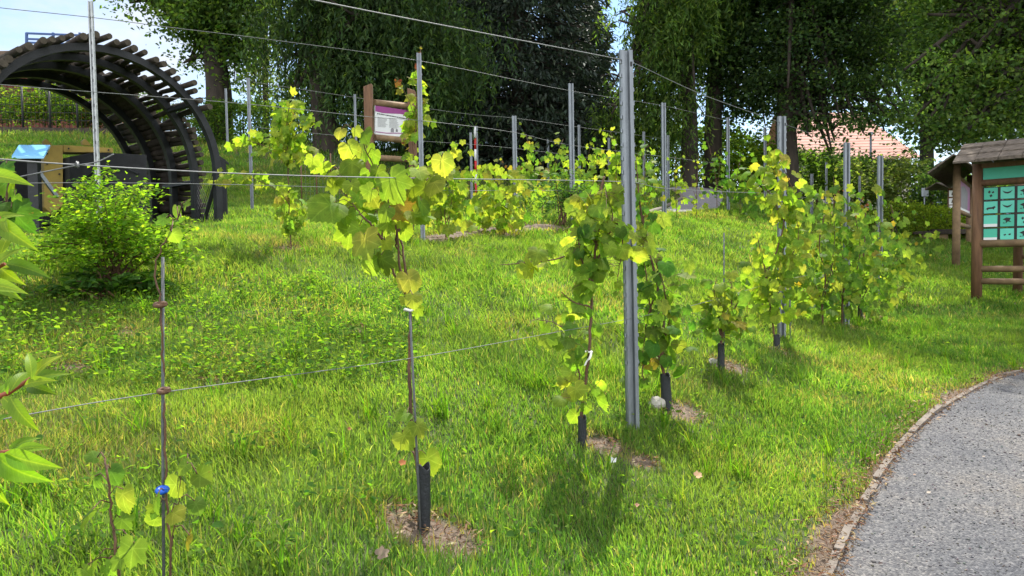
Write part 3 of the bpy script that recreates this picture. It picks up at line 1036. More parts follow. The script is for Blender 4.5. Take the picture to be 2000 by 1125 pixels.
def leaf_set(pos, size, pal, tpl, face=.75, droop=1.0, outward=None):
    n = len(pos)
    nr = np.stack([rng.normal(0, .6, n), -face + rng.normal(0, .55, n), .38 + rng.normal(0, .4, n)], 1)
    tip = np.stack([rng.normal(0, .55, n), rng.normal(-.2, .4, n), -droop + rng.normal(0, .35, n)], 1)
    if outward is not None: tip += outward
    R = frames(nr, tip)
    s = np.stack([size * rng.uniform(.85, 1.1, n), size, size], 1)
    col = pick(pal, n, .13); cu = rng.normal(-.2, .34, n)
    if tpl is GRAPE and n > 3:
        k = rng.random(n) < .5
        if k.any() and (~k).any():
            return join([scatter(GRAPE, pos[k], R[k], s[k], col[k], curl=cu[k]), scatter(GRAPE_B, pos[~k], R[~k], s[~k], col[~k], curl=cu[~k])])
    return scatter(tpl, pos, R, s, col, curl=cu)


def vine(label, base_px, canes, size=.09, pal=LIME, spread=.09, per_m=26, explicit=None, esize=1.5, tpl=None, rad=.007, d=None, group=None, wiggle=.03, f0=0.0, fruitless=None,
         red_tips=0, petiole=False, face=.75, zlift=0):
    """canes: list of (px polyline, leaf density factor)"""
    g = ground(*base_px) if d is None else on(base_px[0], d)
    dd = depth(g)
    root = thing('grape_vine', label, 'grape vine', g, group)
    near = dd < 7
    tpl = tpl or (GRAPE if near else GRAPE_FAR)
    st = MB(); lv = []
    for ci, (pl, dens) in enumerate(canes):
        if ci == 0 and len(pl) and pl[0] is None:
            pl = [pix(g)[:2]] + list(pl[1:])
        off = 0 if ci == 0 else rng.normal(0, wiggle)
        pts = []
        for i, (a, b) in enumerate(pl):
            t = i / max(1, len(pl) - 1)
            pts.append(P(a, b, dd + off * t * 2 + (rng.normal(0, wiggle * .35) if i else 0)))
        if ci == 0: pts[0] = g + np.array([0, 0, -.03])
        pts = smooth_line(pts, 6)
        pts[1:-1] += rng.normal(0, .0022, (len(pts) - 2, 3))
        r0_ = rad * (1.0 if ci == 0 else .62)
        st.tube(pts, list(np.linspace(r0_, r0_ * (.65 if ci == 0 else .3), len(pts))), 6 if near else 4)
        if dens <= 0: continue
        seg = np.linalg.norm(np.diff(pts, axis=0), axis=1); L = seg.sum()
        n = max(1, int(L * per_m * dens * (1.25 if near else 1.0)))
        cum = np.r_[0, np.cumsum(seg)] / L
        t = rng.uniform(f0, 1, n)
        c = np.stack([np.interp(t, cum, pts[:, k]) for k in range(3)], 1)
        ofs = rng.normal(0, 1, (n, 3)) * np.array([spread, spread, spread * .7])
        pos = c + ofs + [0, 0, zlift]
        sz = size * 1.25 * rng.uniform(.55, 1.25, n) * np.where(t > .88, .6, 1)
        k = t < 2
        if red_tips:
            k = t < (1 - red_tips)
            if (~k).any():
                lv.append(leaf_set(pos[~k] - ofs[~k] * .5, sz[~k] * .7, TIPS, tpl, face))
        if k.any():
            lv.append(leaf_set(pos[k], sz[k], pal, tpl, face, outward=norm(ofs[k]) * .5))
        if petiole:
            for a_, b_ in zip(c, pos): st.tube([a_, (a_ + b_) / 2 + [0, 0, .012], b_], .0013, 3, caps=False)
    if explicit is not None:
        e = np.array(explicit, float)
        n = len(e)
        pos = np.array([P(a, b, dd + rng.normal(-.01, .06)) for a, b in e[:, :2]])
        sz = e[:, 2] * dd / F * esize
        lv.append(leaf_set(pos, sz, pal, tpl, .95, droop=.8))
        allp = np.concatenate([smooth_line([P(a, b, dd) for a, b in pl], 6) for pl, _ in [([pix(g)[:2]] + list(q[1:]) if q[0] is None else q, 0) for q, _ in canes]])
        for p_ in pos:
            q = allp[np.argmin(np.linalg.norm(allp - p_, axis=1))]
            st.tube([q, (q + p_) / 2 + [0, 0, .015], p_], .0016, 4, caps=False)
    st.build('stem', M['cane'], root)
    if lv:
        V, T, C, U = join(lv)
        arr_mesh('foliage', V, T, M['vine_leaf'], root, tint=C, uv=U, smooth=True)
    return root, g, dd


def rod(label, px, top, base, rad=.006, d=None, px2=None, m='rod'):
    g = ground(px, base) if d is None else on(px, d)
    dd = depth(g)
    t = P(px2 or px, top, dd)
    mb = MB(); mb.tube([g - [0, 0, .1], g + (t - g) * .5, t], rad, 8)
    return tag(mb.build('vine_stake', M[m], None, origin=g), label, 'stake', 'thin stakes beside the vines')


def guard(label, px, base, top, wpx, lean=0):
    g = ground(px, base); dd = depth(g)
    r_ = wpx * dd / F / 2
    t = P(px + lean, top, dd)
    mb = MB()
    n = 14; rows = []
    for k, (zf, rr) in enumerate([(-.05, 1), (.3, 1.02), (.62, .98), (.97, 1.0), (1.0, 1.0), (1.0, .88), (.3, .86)]):
        c = g + (t - g) * zf
        for i in range(n):
            a = 2 * math.pi * i / n
            w = 1 + .05 * math.sin(3 * a + k)
            rows.append(c + np.array([math.cos(a) * r_ * rr * w, math.sin(a) * r_ * rr * w, .012 * math.sin(2 * a) if zf > .9 else 0]))
    fs = [(k * n + i, k * n + (i + 1) % n, (k + 1) * n + (i + 1) % n, (k + 1) * n + i) for k in range(6) for i in range(n)]
    mb.add(rows, fs, True)
    return tag(mb.build('vine_guard', M['black_plastic'], None, origin=g), label, 'vine guard', 'black sleeves round the vine stems')


N = None
# --- the big vine in front
main_leaves = [(z[0] / 2.812 + 560, z[1] / 2.812 + 220, z[2] / 2.812) for z in
               [(300, 90, 55), (425, 100, 80), (375, 85, 50), (330, 170, 100), (360, 258, 105), (440, 190, 120), (482, 205, 95), (145, 245, 65), (205, 268, 85), (245, 292, 65), (285, 318, 75), (270, 365, 90),
                (562, 335, 155), (425, 400, 125), (590, 480, 140), (265, 490, 150), (335, 465, 90), (345, 618, 135), (425, 668, 140), (485, 640, 115), (765, 375, 150), (812, 300, 120), (852, 240, 100), (750, 560, 85),
                (690, 540, 115), (790, 440, 85), (520, 780, 100), (598, 832, 85), (662, 885, 110), (452, 808, 85), (555, 590, 80), (440, 478, 95), (365, 500, 75), (645, 440, 85), (720, 310, 75), (445, 560, 85),
                (500, 300, 80), (400, 330, 90), (640, 620, 80), (560, 520, 80), (480, 560, 70), (380, 440, 80), (740, 480, 80), (870, 320, 90), (820, 370, 90), (540, 440, 80), (470, 420, 80), (620, 560, 70), (400, 620, 80),
                (240, 345, 60), (700, 400, 70), (590, 390, 90), (540, 700, 70), (480, 350, 80), (830, 440, 60), (350, 380, 70), (320, 560, 70), (770, 300, 80)]]
main_leaves += [(785, 845, 34), (812, 825, 30), (795, 806, 24), (832, 886, 42), (818, 600, 22), (790, 580, 22), (806, 575, 26)]
vine('big front vine with large bright yellow-green leaves, its foot in a tall black sleeve', (826, 1030),
     [([N, (815, 905), (802, 800), (801, 700), (802, 620), (796, 582)], 0),
      ([(796, 582), (770, 535), (752, 490), (742, 430), (715, 360), (700, 300), (688, 250)], 0), ([(797, 580), (782, 525), (776, 455), (755, 385), (728, 322), (703, 268)], 0),
      ([(798, 580), (792, 520), (780, 440), (792, 380), (795, 342)], 0), ([(755, 390), (705, 355), (655, 330), (612, 306)], 0), ([(778, 450), (812, 400), (845, 350), (868, 300)], 0),
      ([(750, 470), (715, 430), (690, 400)], 0), ([(776, 450), (772, 480), (785, 500)], 0), ([(815, 905), (800, 870), (788, 850)], 0)],
     explicit=main_leaves, pal=LIME, rad=.009, wiggle=.05)
guard('tall black sleeve at the foot of the big yellow-green front vine', 828, 1032, 910, 25)
rod('grey rod leaning on the stem of the big yellow-green front vine', 822, 600, 930, .0045, d=2.70, px2=800)
mb = MB(); p_ = P(798, 605, 2.69); mb.tube([p_ + np.array([math.cos(a) * .014, math.sin(a) * .014, .003 * math.sin(2 * a)]) for a in np.linspace(0, 6.28, 14)], .005, 6)
tag(mb.build('plant_tie', M['tie'], None, origin=p_), 'pale tie round the head of the big yellow-green front vine', 'plant tie', 'ties and clips on the vines')

# --- thin vine on the tall bare rod at lower left
vine('thin young vine on the tall bare rod, blue clip low on it', (322, 1221),
     [([N, (333, 1080), (325, 960), (322, 840), (320, 762), (318, 680), (314, 596), (302, 530), (322, 470), (348, 425)], 0), ([(333, 1080), (345, 1000), (355, 930), (368, 890)], 0)],
     explicit=[(325, 425, 26), (345, 405, 30), (356, 432, 34), (335, 452, 26), (352, 470, 24), (365, 392, 22), (366, 905, 34), (385, 925, 40), (347, 940, 44), (380, 978, 36), (335, 1000, 40), (305, 970, 40), (305, 1010, 40),
               (312, 985, 34), (370, 1045, 42), (330, 1030, 30), (300, 985, 28)], esize=1.15, pal=MIXED, rad=.0032, wiggle=.03)
vine('small leafy vine shoot standing beside the tall bare rod at lower left', (245, 1215),
     [([N, (228, 1090), (218, 1010), (210, 930), (205, 895)], 0)],
     explicit=[(190, 893, 32), (185, 930, 38), (215, 915, 44), (240, 955, 60), (180, 995, 46), (262, 1060, 62), (185, 1092, 46), (235, 1010, 40), (240, 1085, 40), (205, 1105, 34), (160, 1110, 30)], esize=1.1, pal=MIXED, rad=.004, wiggle=.03, d=1.9)
rod('tall bare grey rod carrying a thin vine and a blue clip at lower left', 318, 502, 1221, .004, d=1.95)
for lab, px, py, m, r_, w in [('blue clip low on the tall bare rod', 317, 957, 'blue_plastic', .010, .007), ('dark clip halfway up the tall bare rod where the wire crosses', 320, 763, 'cane', .011, .006), ('rusty clip high on the tall bare rod', 313, 595, 'cane', .011, .006)]:
    mb = MB(); c = P(px, py, 1.93)
    mb.tube([c + np.array([math.cos(a) * r_ * 1.2, math.sin(a) * r_, .003 * math.sin(a)]) for a in np.linspace(0, 6.28, 14)], w, 6)
    mb.box(c + [.012, -.008, .002], .014, .006, .009)
    tag(mb.build('plant_clip', M[m], None, origin=c), lab, 'plant clip', 'ties and clips on the vines')

# --- vine left of the thick post
vine('leafy green vine tied with white ribbon just left of the thick front post', (1136, 868),
     [([N, (1137, 800), (1145, 740), (1152, 670), (1155, 590), (1160, 520), (1168, 440), (1172, 380), (1180, 345)], 0),
      ([(1140, 790), (1132, 740), (1125, 690), (1110, 650), (1080, 630), (1045, 625)], 1.5), ([(1158, 560), (1140, 520), (1130, 470), (1150, 400), (1160, 350)], 1.7), ([(1160, 520), (1185, 470), (1195, 420), (1180, 360)], 1.7),
      ([(1158, 520), (1120, 500), (1060, 510), (1000, 516), (975, 518)], .75), ([(1155, 600), (1120, 590), (1095, 570)], 1.2), ([(1165, 450), (1210, 440), (1215, 490), (1205, 540)], 1.4), ([(1168, 480), (1135, 440), (1120, 450)], 1.3)],
     size=.080, pal=LIME[:3] + MIXED[:3], spread=.062, per_m=33, rad=.009, petiole=True)
guard('short black sleeve at the foot of the white-tied vine', 1137, 868, 815, 17)
mb = MB(); c = P(1150, 690, 3.74)
for k in range(2):
    ln = smooth_line([c + np.array(q) for q in ([(.012, -.016, .010), (.004, -.022, -.012), (-.012, -.024, -.034), (-.022, -.022, -.058)] if k == 0 else [(.010, -.018, .006), (.006, -.026, -.014), (-.002, -.028, -.030)])], 4)
    wd = np.array([.006, .001, .003]); m_ = len(ln)
    mb.add([p - wd for p in ln] + [p + wd for p in ln], [(i, i + 1, m_ + i + 1, m_ + i) for i in range(m_ - 1)], True)
mb.tube([c + np.array([math.cos(a) * .016, math.sin(a) * .016, .008]) for a in np.linspace(0, 6.28, 12)], .005, 5)
tag(mb.build('plant_tie', M['tie'], None, origin=c), 'white ribbon tie hanging on the vine left of the thick front post', 'plant tie', 'ties and clips on the vines')

# --- vine right behind the post
vine('dark green drooping vine directly behind the thick front post, in a black sleeve', (1300, 800),
     [([N, (1298, 745), (1292, 700), (1296, 640), (1285, 560), (1265, 480), (1255, 420)], 0), ([(1294, 720), (1280, 670), (1270, 600), (1262, 540), (1255, 460), (1250, 400)], 1.5),
      ([(1296, 640), (1300, 590), (1292, 545), (1275, 500)], 2.0), ([(1294, 700), (1270, 690), (1255, 720), (1258, 745)], 1.0), ([(1285, 560), (1265, 620), (1258, 680)], 1.5), ([(1265, 480), (1250, 400), (1245, 340), (1240, 310)], .9), ([(1290, 700), (1302, 650), (1310, 600)], 1.1)],
     size=.082, pal=GREEN[:2] + MIXED, spread=.065, per_m=26, rad=.011, petiole=True)
guard('black sleeve at the foot of the drooping vine behind the thick front post', 1302, 800, 732, 20, lean=-3)

# --- low vine with a rod
vine('low bushy vine with a bare thin rod sticking up, between the two front posts', (1408, 722),
     [([N, (1408, 690), (1410, 640), (1412, 590)], 0), ([(1410, 660), (1395, 610), (1395, 570), (1400, 545)], 1.6), ([(1411, 650), (1425, 610), (1430, 570), (1425, 545)], 1.6), ([(1410, 650), (1412, 600), (1412, 560)], 1.8), ([(1410, 640), (1435, 600), (1455, 570)], 1.0)],
     size=.078, pal=MIXED, spread=.085, per_m=40, rad=.013, petiole=True)
guard('black sleeve of the low bushy vine between the two front posts', 1408, 722, 672, 13)
rod('thin rod sticking up from the low bushy vine', 1414, 455, 700, .005, d=5.45)
# --- climbing vine on the second post
vine('yellow climbing vine wound round the second front post, over a black stump sleeve', (1517, 682),
     [([N, (1510, 640), (1503, 590), (1498, 540), (1520, 480), (1535, 420)], 0), ([(1503, 590), (1495, 540), (1490, 500), (1480, 470)], 1.0), ([(1505, 600), (1500, 560), (1525, 500), (1540, 440), (1535, 390)], 1.4),
      ([(1530, 430), (1510, 390), (1490, 355), (1500, 320), (1490, 290)], 2.2), ([(1535, 420), (1550, 380), (1530, 330), (1510, 300)], 1.5), ([(1545, 500), (1560, 470), (1555, 420)], 1.4), ([(1505, 610), (1500, 580), (1485, 560), (1460, 575)], 1.4), ([(1530, 560), (1545, 520), (1570, 500)], 1.0), ([(1512, 620), (1520, 570), (1540, 545)], 1.4), ([(1500, 560), (1488, 500), (1478, 455)], .8)],
     size=.085, pal=LIME, spread=.07, per_m=34, rad=.009)
guard('torn black sleeve at the foot of the yellow climbing vine', 1517, 683, 655, 13)
rod('thin wooden stake right of the yellow climbing vine', 1543, 560, 665, .007, d=7.0)
# --- dense clump
vine('dense dark green vine at the left end of the vine clump', (1608, 640), [([N, (1606, 590), (1612, 540), (1600, 480), (1610, 420)], 1.2), ([(1608, 600), (1590, 550), (1575, 500), (1585, 450)], 1.3), ([(1610, 580), (1625, 520), (1630, 460), (1628, 400), (1635, 365)], 1.5), ([(1610, 590), (1590, 560), (1580, 530)], 1.2)],
     size=.092, pal=MIXED, spread=.17, per_m=56, rad=.01)
vine('dense vine in the middle of the vine clump, reddish shoots at its top', (1643, 640), [([N, (1645, 590), (1650, 530), (1640, 460), (1645, 400)], 1.2), ([(1645, 590), (1670, 540), (1680, 480), (1670, 420), (1665, 390)], 1.5), ([(1645, 580), (1625, 530), (1620, 460), (1630, 400), (1628, 345)], 1.2)],
     size=.092, pal=MIXED, spread=.20, per_m=56, rad=.011, red_tips=.12)
vine('dense vine right of the middle of the vine clump, in a narrow black sleeve', (1680, 627), [([N, (1680, 580), (1685, 520), (1690, 450), (1690, 400)], 1.2), ([(1681, 590), (1705, 540), (1720, 490), (1715, 430)], 1.5), ([(1681, 590), (1670, 530), (1690, 470)], 1.3)],
     size=.092, pal=MIXED, spread=.21, per_m=52, rad=.01)
vine('spreading vine at the right end of the clump, long shoots over the shaded lawn', (1718, 588), [([N, (1720, 540), (1735, 490), (1745, 440), (1740, 400)], 1.2), ([(1722, 540), (1750, 510), (1775, 480), (1788, 462)], 1.4), ([(1722, 530), (1705, 480), (1710, 430), (1700, 390)], 1.3), ([(1725, 540), (1750, 525), (1770, 505)], 1.0)],
     size=.092, pal=MIXED, spread=.20, per_m=50, rad=.009)
guard('narrow black sleeve below the middle of the vine clump', 1680, 626, 598, 9)
guard('narrow black sleeve below the right end of the vine clump', 1719, 588, 555, 10)
guard('narrow black sleeve at the back of the vine clump', 1697, 597, 585, 6)

# --- second row
vine('lone slender vine with a round yellow head beside the thin post near the arch', (568, 482),
     [([N, (566, 430), (564, 370), (562, 300), (560, 250), (565, 210)], 0), ([(563, 300), (545, 265), (545, 230), (560, 205), (585, 210)], 2.6), ([(562, 310), (580, 290), (592, 265), (590, 235), (575, 215)], 2.4), ([(563, 300), (530, 290), (490, 276), (462, 270)], 1.6),
      ([(565, 400), (545, 375), (510, 355), (470, 345), (420, 352)], 2.0), ([(566, 450), (555, 425), (545, 405)], 2.4), ([(566, 450), (578, 425), (585, 400)], 2.2), ([(560, 260), (575, 255), (565, 285)], 2.2)],
     size=.082, pal=LIME, spread=.06, per_m=44, rad=.009)
vine('tall vine climbing the post before the purple-headed sign, rusty red at its top', (806, 465),
     [([N, (808, 420), (812, 360), (808, 300), (812, 240), (815, 170), (822, 90)], 0), ([(808, 330), (805, 280), (812, 220), (815, 160), (822, 95)], 1.9), ([(812, 240), (800, 200), (785, 170), (775, 150)], .8), ([(808, 310), (795, 290), (788, 270)], .8), ([(812, 260), (825, 225), (825, 190)], 1.2)],
     size=.11, pal=LIME, spread=.05, per_m=24, rad=.008, red_tips=.25)
vine('upright yellow vine on several bare stems right of the sign post', (871, 467),
     [([N, (870, 430), (868, 390), (872, 350)], 0), ([(870, 460), (862, 420), (858, 380), (850, 330), (855, 300)], 1.0), ([(872, 460), (880, 410), (885, 350), (880, 310), (888, 282)], 1.4), ([(870, 440), (890, 390), (905, 350), (895, 320)], 1.4), ([(868, 400), (845, 360), (838, 320)], 1.4)],
     size=.12, pal=LIME, spread=.11, per_m=32, rad=.008)
vine('wide bushy yellow vine with reddish tops by the narrow stone path', (985, 457),
     [([N, (985, 420), (985, 380)], 0), ([(984, 440), (965, 400), (955, 360), (945, 325)], 1.7), ([(986, 440), (1000, 395), (1005, 350), (1002, 325)], 1.6), ([(985, 440), (980, 390), (978, 350), (982, 320)], 1.7), ([(984, 440), (950, 420), (930, 400), (935, 360)], 1.4), ([(985, 450), (960, 445), (935, 440)], .8)],
     size=.12, pal=LIME, spread=.13, per_m=34, rad=.007, red_tips=.10)
vine('low yellow vine between the sign post and the wide bushy vine', (918, 440), [([N, (918, 400), (915, 360), (925, 330)], 1.4), ([(918, 420), (905, 380), (900, 345)], 1.3)], size=.12, pal=LIME, spread=.12, per_m=26, rad=.006, d=11.5)
vine('upright vine standing left of the post with the red rose, tall green tip', (1035, 425), [([N, (1035, 380), (1030, 330), (1035, 300), (1027, 262)], 1.5), ([(1035, 400), (1050, 360), (1055, 330)], 1.3), ([(1035, 400), (1020, 350), (1018, 320)], 1.2)], size=.12, pal=MIXED, spread=.13, per_m=26, d=13)
vine('green vine rising behind the red rose', (1085, 420), [([N, (1085, 370), (1085, 320), (1100, 272)], 1.6), ([(1085, 390), (1065, 350), (1060, 310)], 1.6), ([(1085, 390), (1110, 340), (1115, 310)], 1.4)], size=.13, pal=MIXED, spread=.17, per_m=26, d=14)
vine('arching vine right of the rose post', (1150, 415), [([N, (1150, 380), (1155, 330), (1170, 305), (1190, 330)], 1.6), ([(1150, 390), (1135, 340), (1150, 300), (1155, 280)], 1.4)], size=.13, pal=LIME, spread=.13, per_m=26, d=13.5)
vine('tall thin vine close left of the thick front post', (1205, 420), [([N, (1205, 380), (1203, 330), (1202, 290), (1192, 258)], 1.9), ([(1205, 390), (1190, 350), (1188, 320)], 1.2)], size=.13, pal=LIME, spread=.11, per_m=28, d=12.5)
vine('vine with tangled shoots just right of the top half of the thick front post', (1258, 420), [([N, (1258, 380), (1260, 330), (1255, 295), (1268, 285)], 1.4), ([(1258, 390), (1245, 350), (1243, 300)], 1.4), ([(1258, 400), (1270, 370), (1272, 345)], 1.0)], size=.12, pal=MIXED, spread=.13, per_m=26, d=12.5)
vine('young vine with bright leaves left on the far gravel path', (1322, 412), [([N, (1320, 380), (1318, 345), (1320, 305)], 1.1), ([(1320, 390), (1335, 360), (1338, 345)], 1.2), ([(1320, 400), (1330, 385)], 1.0)], size=.10, pal=LIME, spread=.09, per_m=15, d=14.2)
vine('young vine with sparse leaves in the middle of the far gravel path', (1360, 410), [([N, (1360, 380), (1362, 345), (1365, 300)], 1.0), ([(1360, 390), (1352, 360), (1355, 330)], .9), ([(1360, 390), (1372, 360)], .8)], size=.10, pal=LIME, spread=.10, per_m=15, d=14.8)
vine('taller dark vine right of the far gravel path against the tree trunks', (1400, 405), [([N, (1400, 370), (1395, 330), (1385, 285), (1380, 275)], 1.3), ([(1400, 380), (1405, 330), (1410, 300)], 1.1)], size=.10, pal=GREEN, spread=.12, per_m=16, d=15.5)
vine('shaded leafy vine right of the post beyond the far gravel path', (1445, 420), [([N, (1445, 380), (1440, 340), (1450, 300)], 1.5), ([(1445, 390), (1465, 350), (1470, 320)], 1.4), ([(1445, 390), (1430, 350), (1432, 320)], 1.2)], size=.14, pal=GREEN, spread=.2, per_m=24, d=16)
vine('pale drooping young vine in front of the second front post', (1490, 640), [([N, (1490, 590), (1488, 540), (1482, 490), (1470, 460)], 1.1), ([(1488, 560), (1500, 520), (1505, 500)], .7)], size=.09, pal=MIXED, spread=.06, per_m=22, d=7.6, rad=.005)
vine('low vine with small leaves on the slope left of the far path', (1060, 420), [([N, (1058, 390), (1050, 360)], 1.3), ([(1060, 400), (1075, 375), (1080, 360)], 1.2)], size=.11, pal=LIME, spread=.13, per_m=24, d=12.2)
vine('pale lobed vine leaning in at the left picture edge before the blue panel', (-20, 700), [([N, (-10, 560), (5, 450), (15, 380), (20, 310)], 0), ([(8, 430), (25, 400), (30, 375)], 0)],
     explicit=[(12, 318, 40), (8, 350, 36), (22, 405, 48), (5, 395, 50), (30, 380, 34), (10, 440, 36), (28, 350, 26)], pal=GREEN, rad=.006, d=2.6)

# ------------------------------------------------------------------ rose bush with one red flower
def bush(name, label, cat, c_px, d, rx, ry, hgt, n, size, pal, tpl=RHOMB, mt='bush_leaf', nst=14, group=None, seed=0, arch=.25, spiky=0.0):
    g = on(c_px, d) if not hasattr(c_px, '__len__') else ground(*c_px)
    root = thing(name, label, cat, g, group)
    st = MB(); lv = []
    for i in range(nst * 4):
        a = rng.uniform(0, 6.28); q = math.sqrt(rng.random())
        top = g + np.array([math.cos(a) * rx * q, math.sin(a) * ry * q, hgt * (1 - .62 * q * q) * rng.uniform(.62, .62 + .5 * (1 + spiky))])
        mid = g + (top - g) * .55 + np.array([0, 0, hgt * .16])
        line = smooth_line([g + rng.normal(0, .05, 3) * [1, 1, 0], mid, top, top + np.array([math.cos(a) * arch, math.sin(a) * arch, .02 * hgt]) * hgt * .6], 5)
        if i < nst * 2: st.tube(line, list(np.linspace(.008, .002, len(line))), 4)
        m = n // (nst * 4)
        t = rng.uniform(.22, 1, m) * (len(line) - 1.01)
        i0 = t.astype(int); f = (t - i0)[:, None]
        p = line[i0] * (1 - f) + line[i0 + 1] * f + rng.normal(0, 1, (m, 3)) * np.array([rx, ry, hgt * .6]) * .10
        p[:, 2] = np.maximum(p[:, 2], g[2] + .02)
        R = frames(np.stack([rng.normal(0, .5, m), rng.normal(-.2, .5, m), np.ones(m)], 1), np.stack([rng.normal(math.cos(a) * .6, .7, m), rng.normal(math.sin(a) * .6, .7, m), rng.normal(.05, .35, m)], 1))
        s = size * rng.uniform(.6, 1.3, m)
        lv.append(scatter(tpl, p, R, s, pick(pal, m, .15)))
    st.build('stems', M['cane'], root)
    V, T, C, U = join(lv)
    arr_mesh('foliage', V, T, M[mt], root, tint=C)
    return root, g


r_, g_ = bush('rose_bush', 'low blue-green rose bush with a single red flower in the middle of the slope', 'rose bush', (1095, 440), 0, .55, .5, .8, 1500, .055, [(.05, .11, .04, 3), (.08, .15, .05, 2)], nst=6)
mb = MB(); c = P(1111, 394, depth(g_) - .3)
for k in range(14):
    a = k * 2.4; q = .008 + .0022 * k
    mb.add([c + np.array([math.cos(a) * q, math.sin(a) * q * .6, .01]), c + np.array([math.cos(a + .8) * q * 1.5, math.sin(a + .8) * q, .03]), c + np.array([math.cos(a + .4) * q * 1.8, math.sin(a + .4) * q * 1.2, .055 - q * .4]), c + np.array([math.cos(a) * q * .6, math.sin(a) * q * .6, .05])], [(0, 1, 2, 3)])
mb.build('flower', M['red_paint'], r_)

# bright green bush
bush('shrub', 'bright yellow-green bush on the bank in front of the timber arch', 'bush', (225, 560), 0, .50, .42, .66, 8500, .040, [(.15, .25, .03, 3), (.115, .215, .028, 3), (.19, .27, .038, 1.6), (.065, .14, .022, 1)], nst=17, arch=.28, spiky=.42)
bush('strawberry_plant', 'low dark leafy plant at the foot of the bright green bush', 'plant', (210, 585), 0, .42, .26, .2, 650, .07, [(.05, .11, .028, 3), (.075, .15, .036, 2)], tpl=OVAL, nst=5, arch=.2)

# ------------------------------------------------------------------ red-stemmed shrub close to the camera at the left
root = thing('red_stemmed_shrub', 'red-stemmed shrub with long pointed leaves close to the left picture edge', 'shrub', on(-160, .95))
st = MB()
for pl in ([(-160, 1180), (-90, 900), (-40, 800), (20, 765), (62, 738)], [(-160, 1180), (-90, 950), (-30, 895), (30, 880)], [(-160, 1180), (-140, 800), (-90, 600), (-40, 545), (10, 515)], [(-140, 800), (-110, 500), (-60, 440), (0, 425)], [(-110, 500), (-90, 380), (-40, 350), (0, 345)]):
    pts = smooth_line([P(a, b, .92) for a, b in pl], 6)
    st.tube(pts, list(np.linspace(.006, .0022, len(pts))), 7)
st.build('stem', M['red_stem'], root)
LL = [(62, 740, 62, 670, 80, 0), (62, 740, 138, 708, 90, .3), (55, 752, 140, 780, 95, .2), (20, 765, 18, 712, 80, -.3), (15, 770, -10, 740, 70, .5), (20, 775, 82, 850, 95, 1), (30, 880, 105, 872, 60, .1), (-5, 890, 95, 950, 110, 1),
      (-30, 890, 20, 1000, 90, 1.2), (-20, 840, 20, 800, 70, 0), (10, 515, 85, 525, 80, .2), (-10, 430, 65, 485, 95, .6), (-30, 345, 60, 350, 110, .3), (-30, 545, 30, 575, 60, .5), (0, 500, 20, 440, 60, -.2), (-40, 800, 10, 860, 90, .8),
      (-40, 560, 20, 540, 70, .2), (-60, 440, 10, 410, 70, .1), (-60, 900, 10, 940, 90, .9), (48, 752, 118, 742, 70, .2), (30, 762, 48, 690, 70, 0), (5, 775, 55, 820, 70, .7), (-10, 790, -5, 720, 70, .1), (10, 885, 68, 915, 70, .8), (15, 882, 58, 838, 60, .1), (-20, 893, 15, 975, 80, 1), (-20, 545, 34, 470, 70, .1), (-30, 440, 50, 412, 80, .2), (-5, 515, 50, 560, 70, .6), (-50, 350, 20, 320, 80, .2), (10, 425, 30, 470, 50, .4)]
pos, nr, tp, sz = [], [], [], []
for x0, y0, x1, y1, w, tw in LL:
    d0 = .92 + rng.normal(0, .03)
    a = P(x0, y0, d0); b = P(x1, y1, d0 - .01 + rng.normal(0, .02))
    pos.append(a); tp.append(b - a); sz.append(np.linalg.norm(b - a) * .9)
    nr.append(np.array([rng.normal(0, .25), -.85 + rng.normal(0, .2) - .3 * tw, .6 - .3 * tw]))
sz = np.array(sz)
V, T, C, U = scatter(LONG, np.array(pos), frames(np.array(nr), np.array(tp)), np.stack([sz * 1.05, sz, sz], 1), pick([(.15, .26, .025, 3), (.20, .30, .03, 2), (.09, .17, .022, 1)], len(sz)))
arr_mesh('foliage', V, T, M['shrub_leaf'], root, tint=C, uv=U, smooth=True)

# ------------------------------------------------------------------ fallen leaves and scraps
for k, (lab, px, py, s, col) in enumerate([('curled pale brown dead leaf lying on the grass at lower right', 1360, 948, .045, (.50, .32, .2)), ('orange dead leaf left of the tall black sleeve', 783, 926, .035, (.36, .13, .05)),
                                          ('small rusty leaf lying on the grass left of the big front vine', 681, 857, .022, (.30, .10, .06)), ('grey fallen leaf lying in the grass at the bottom of the picture', 740, 1110, .05, (.22, .17, .13)),
                                          ('tiny pink dead leaf on the grass below the pale brown one', 1243, 1008, .022, (.5, .27, .2))]):
    g = ground(px, py) + [0, 0, .035]
    V, T, C, U = scatter(GRAPE, g[None], frames(np.array([[.2, -.5, .8]]), np.array([[.6, .3, .2]])), np.array([s]), np.array([col]), curl=np.array([.7]))
    o = arr_mesh('fallen_leaf', V, T, M['dry'], None, tint=C, uv=U, origin=g)
    tag(o, lab, 'dead leaf', 'dead leaves on the grass')
for lab, px, py, s_, col in (('small pale dead leaf lying on the gravel, the upper one', 1920, 897, .02, (.42, .36, .30)), ('pale dead leaf lying on the gravel near the path edging', 1812, 967, .028, (.46, .40, .34)),
                             ('pinkish dead leaf on the gravel close to the edging', 1785, 930, .018, (.40, .27, .2)), ('dark dead leaf on the gravel at the bottom of the picture', 1718, 1106, .022, (.07, .05, .05))):
    g = ground(px, py) + [0, 0, .008]
    V, T, C, U = scatter(OVAL, g[None], frames(np.array([[.1, -.3, .9]]), np.array([[1, .3, .1]])), np.array([s_]), np.array([col]), curl=np.array([.5]))
    tag(arr_mesh('fallen_leaf', V, T, M['dry'], None, tint=C, uv=U, origin=g), lab, 'dead leaf', 'dead leaves on the gravel')
g = ground(1198, 912) + [0, 0, .03]
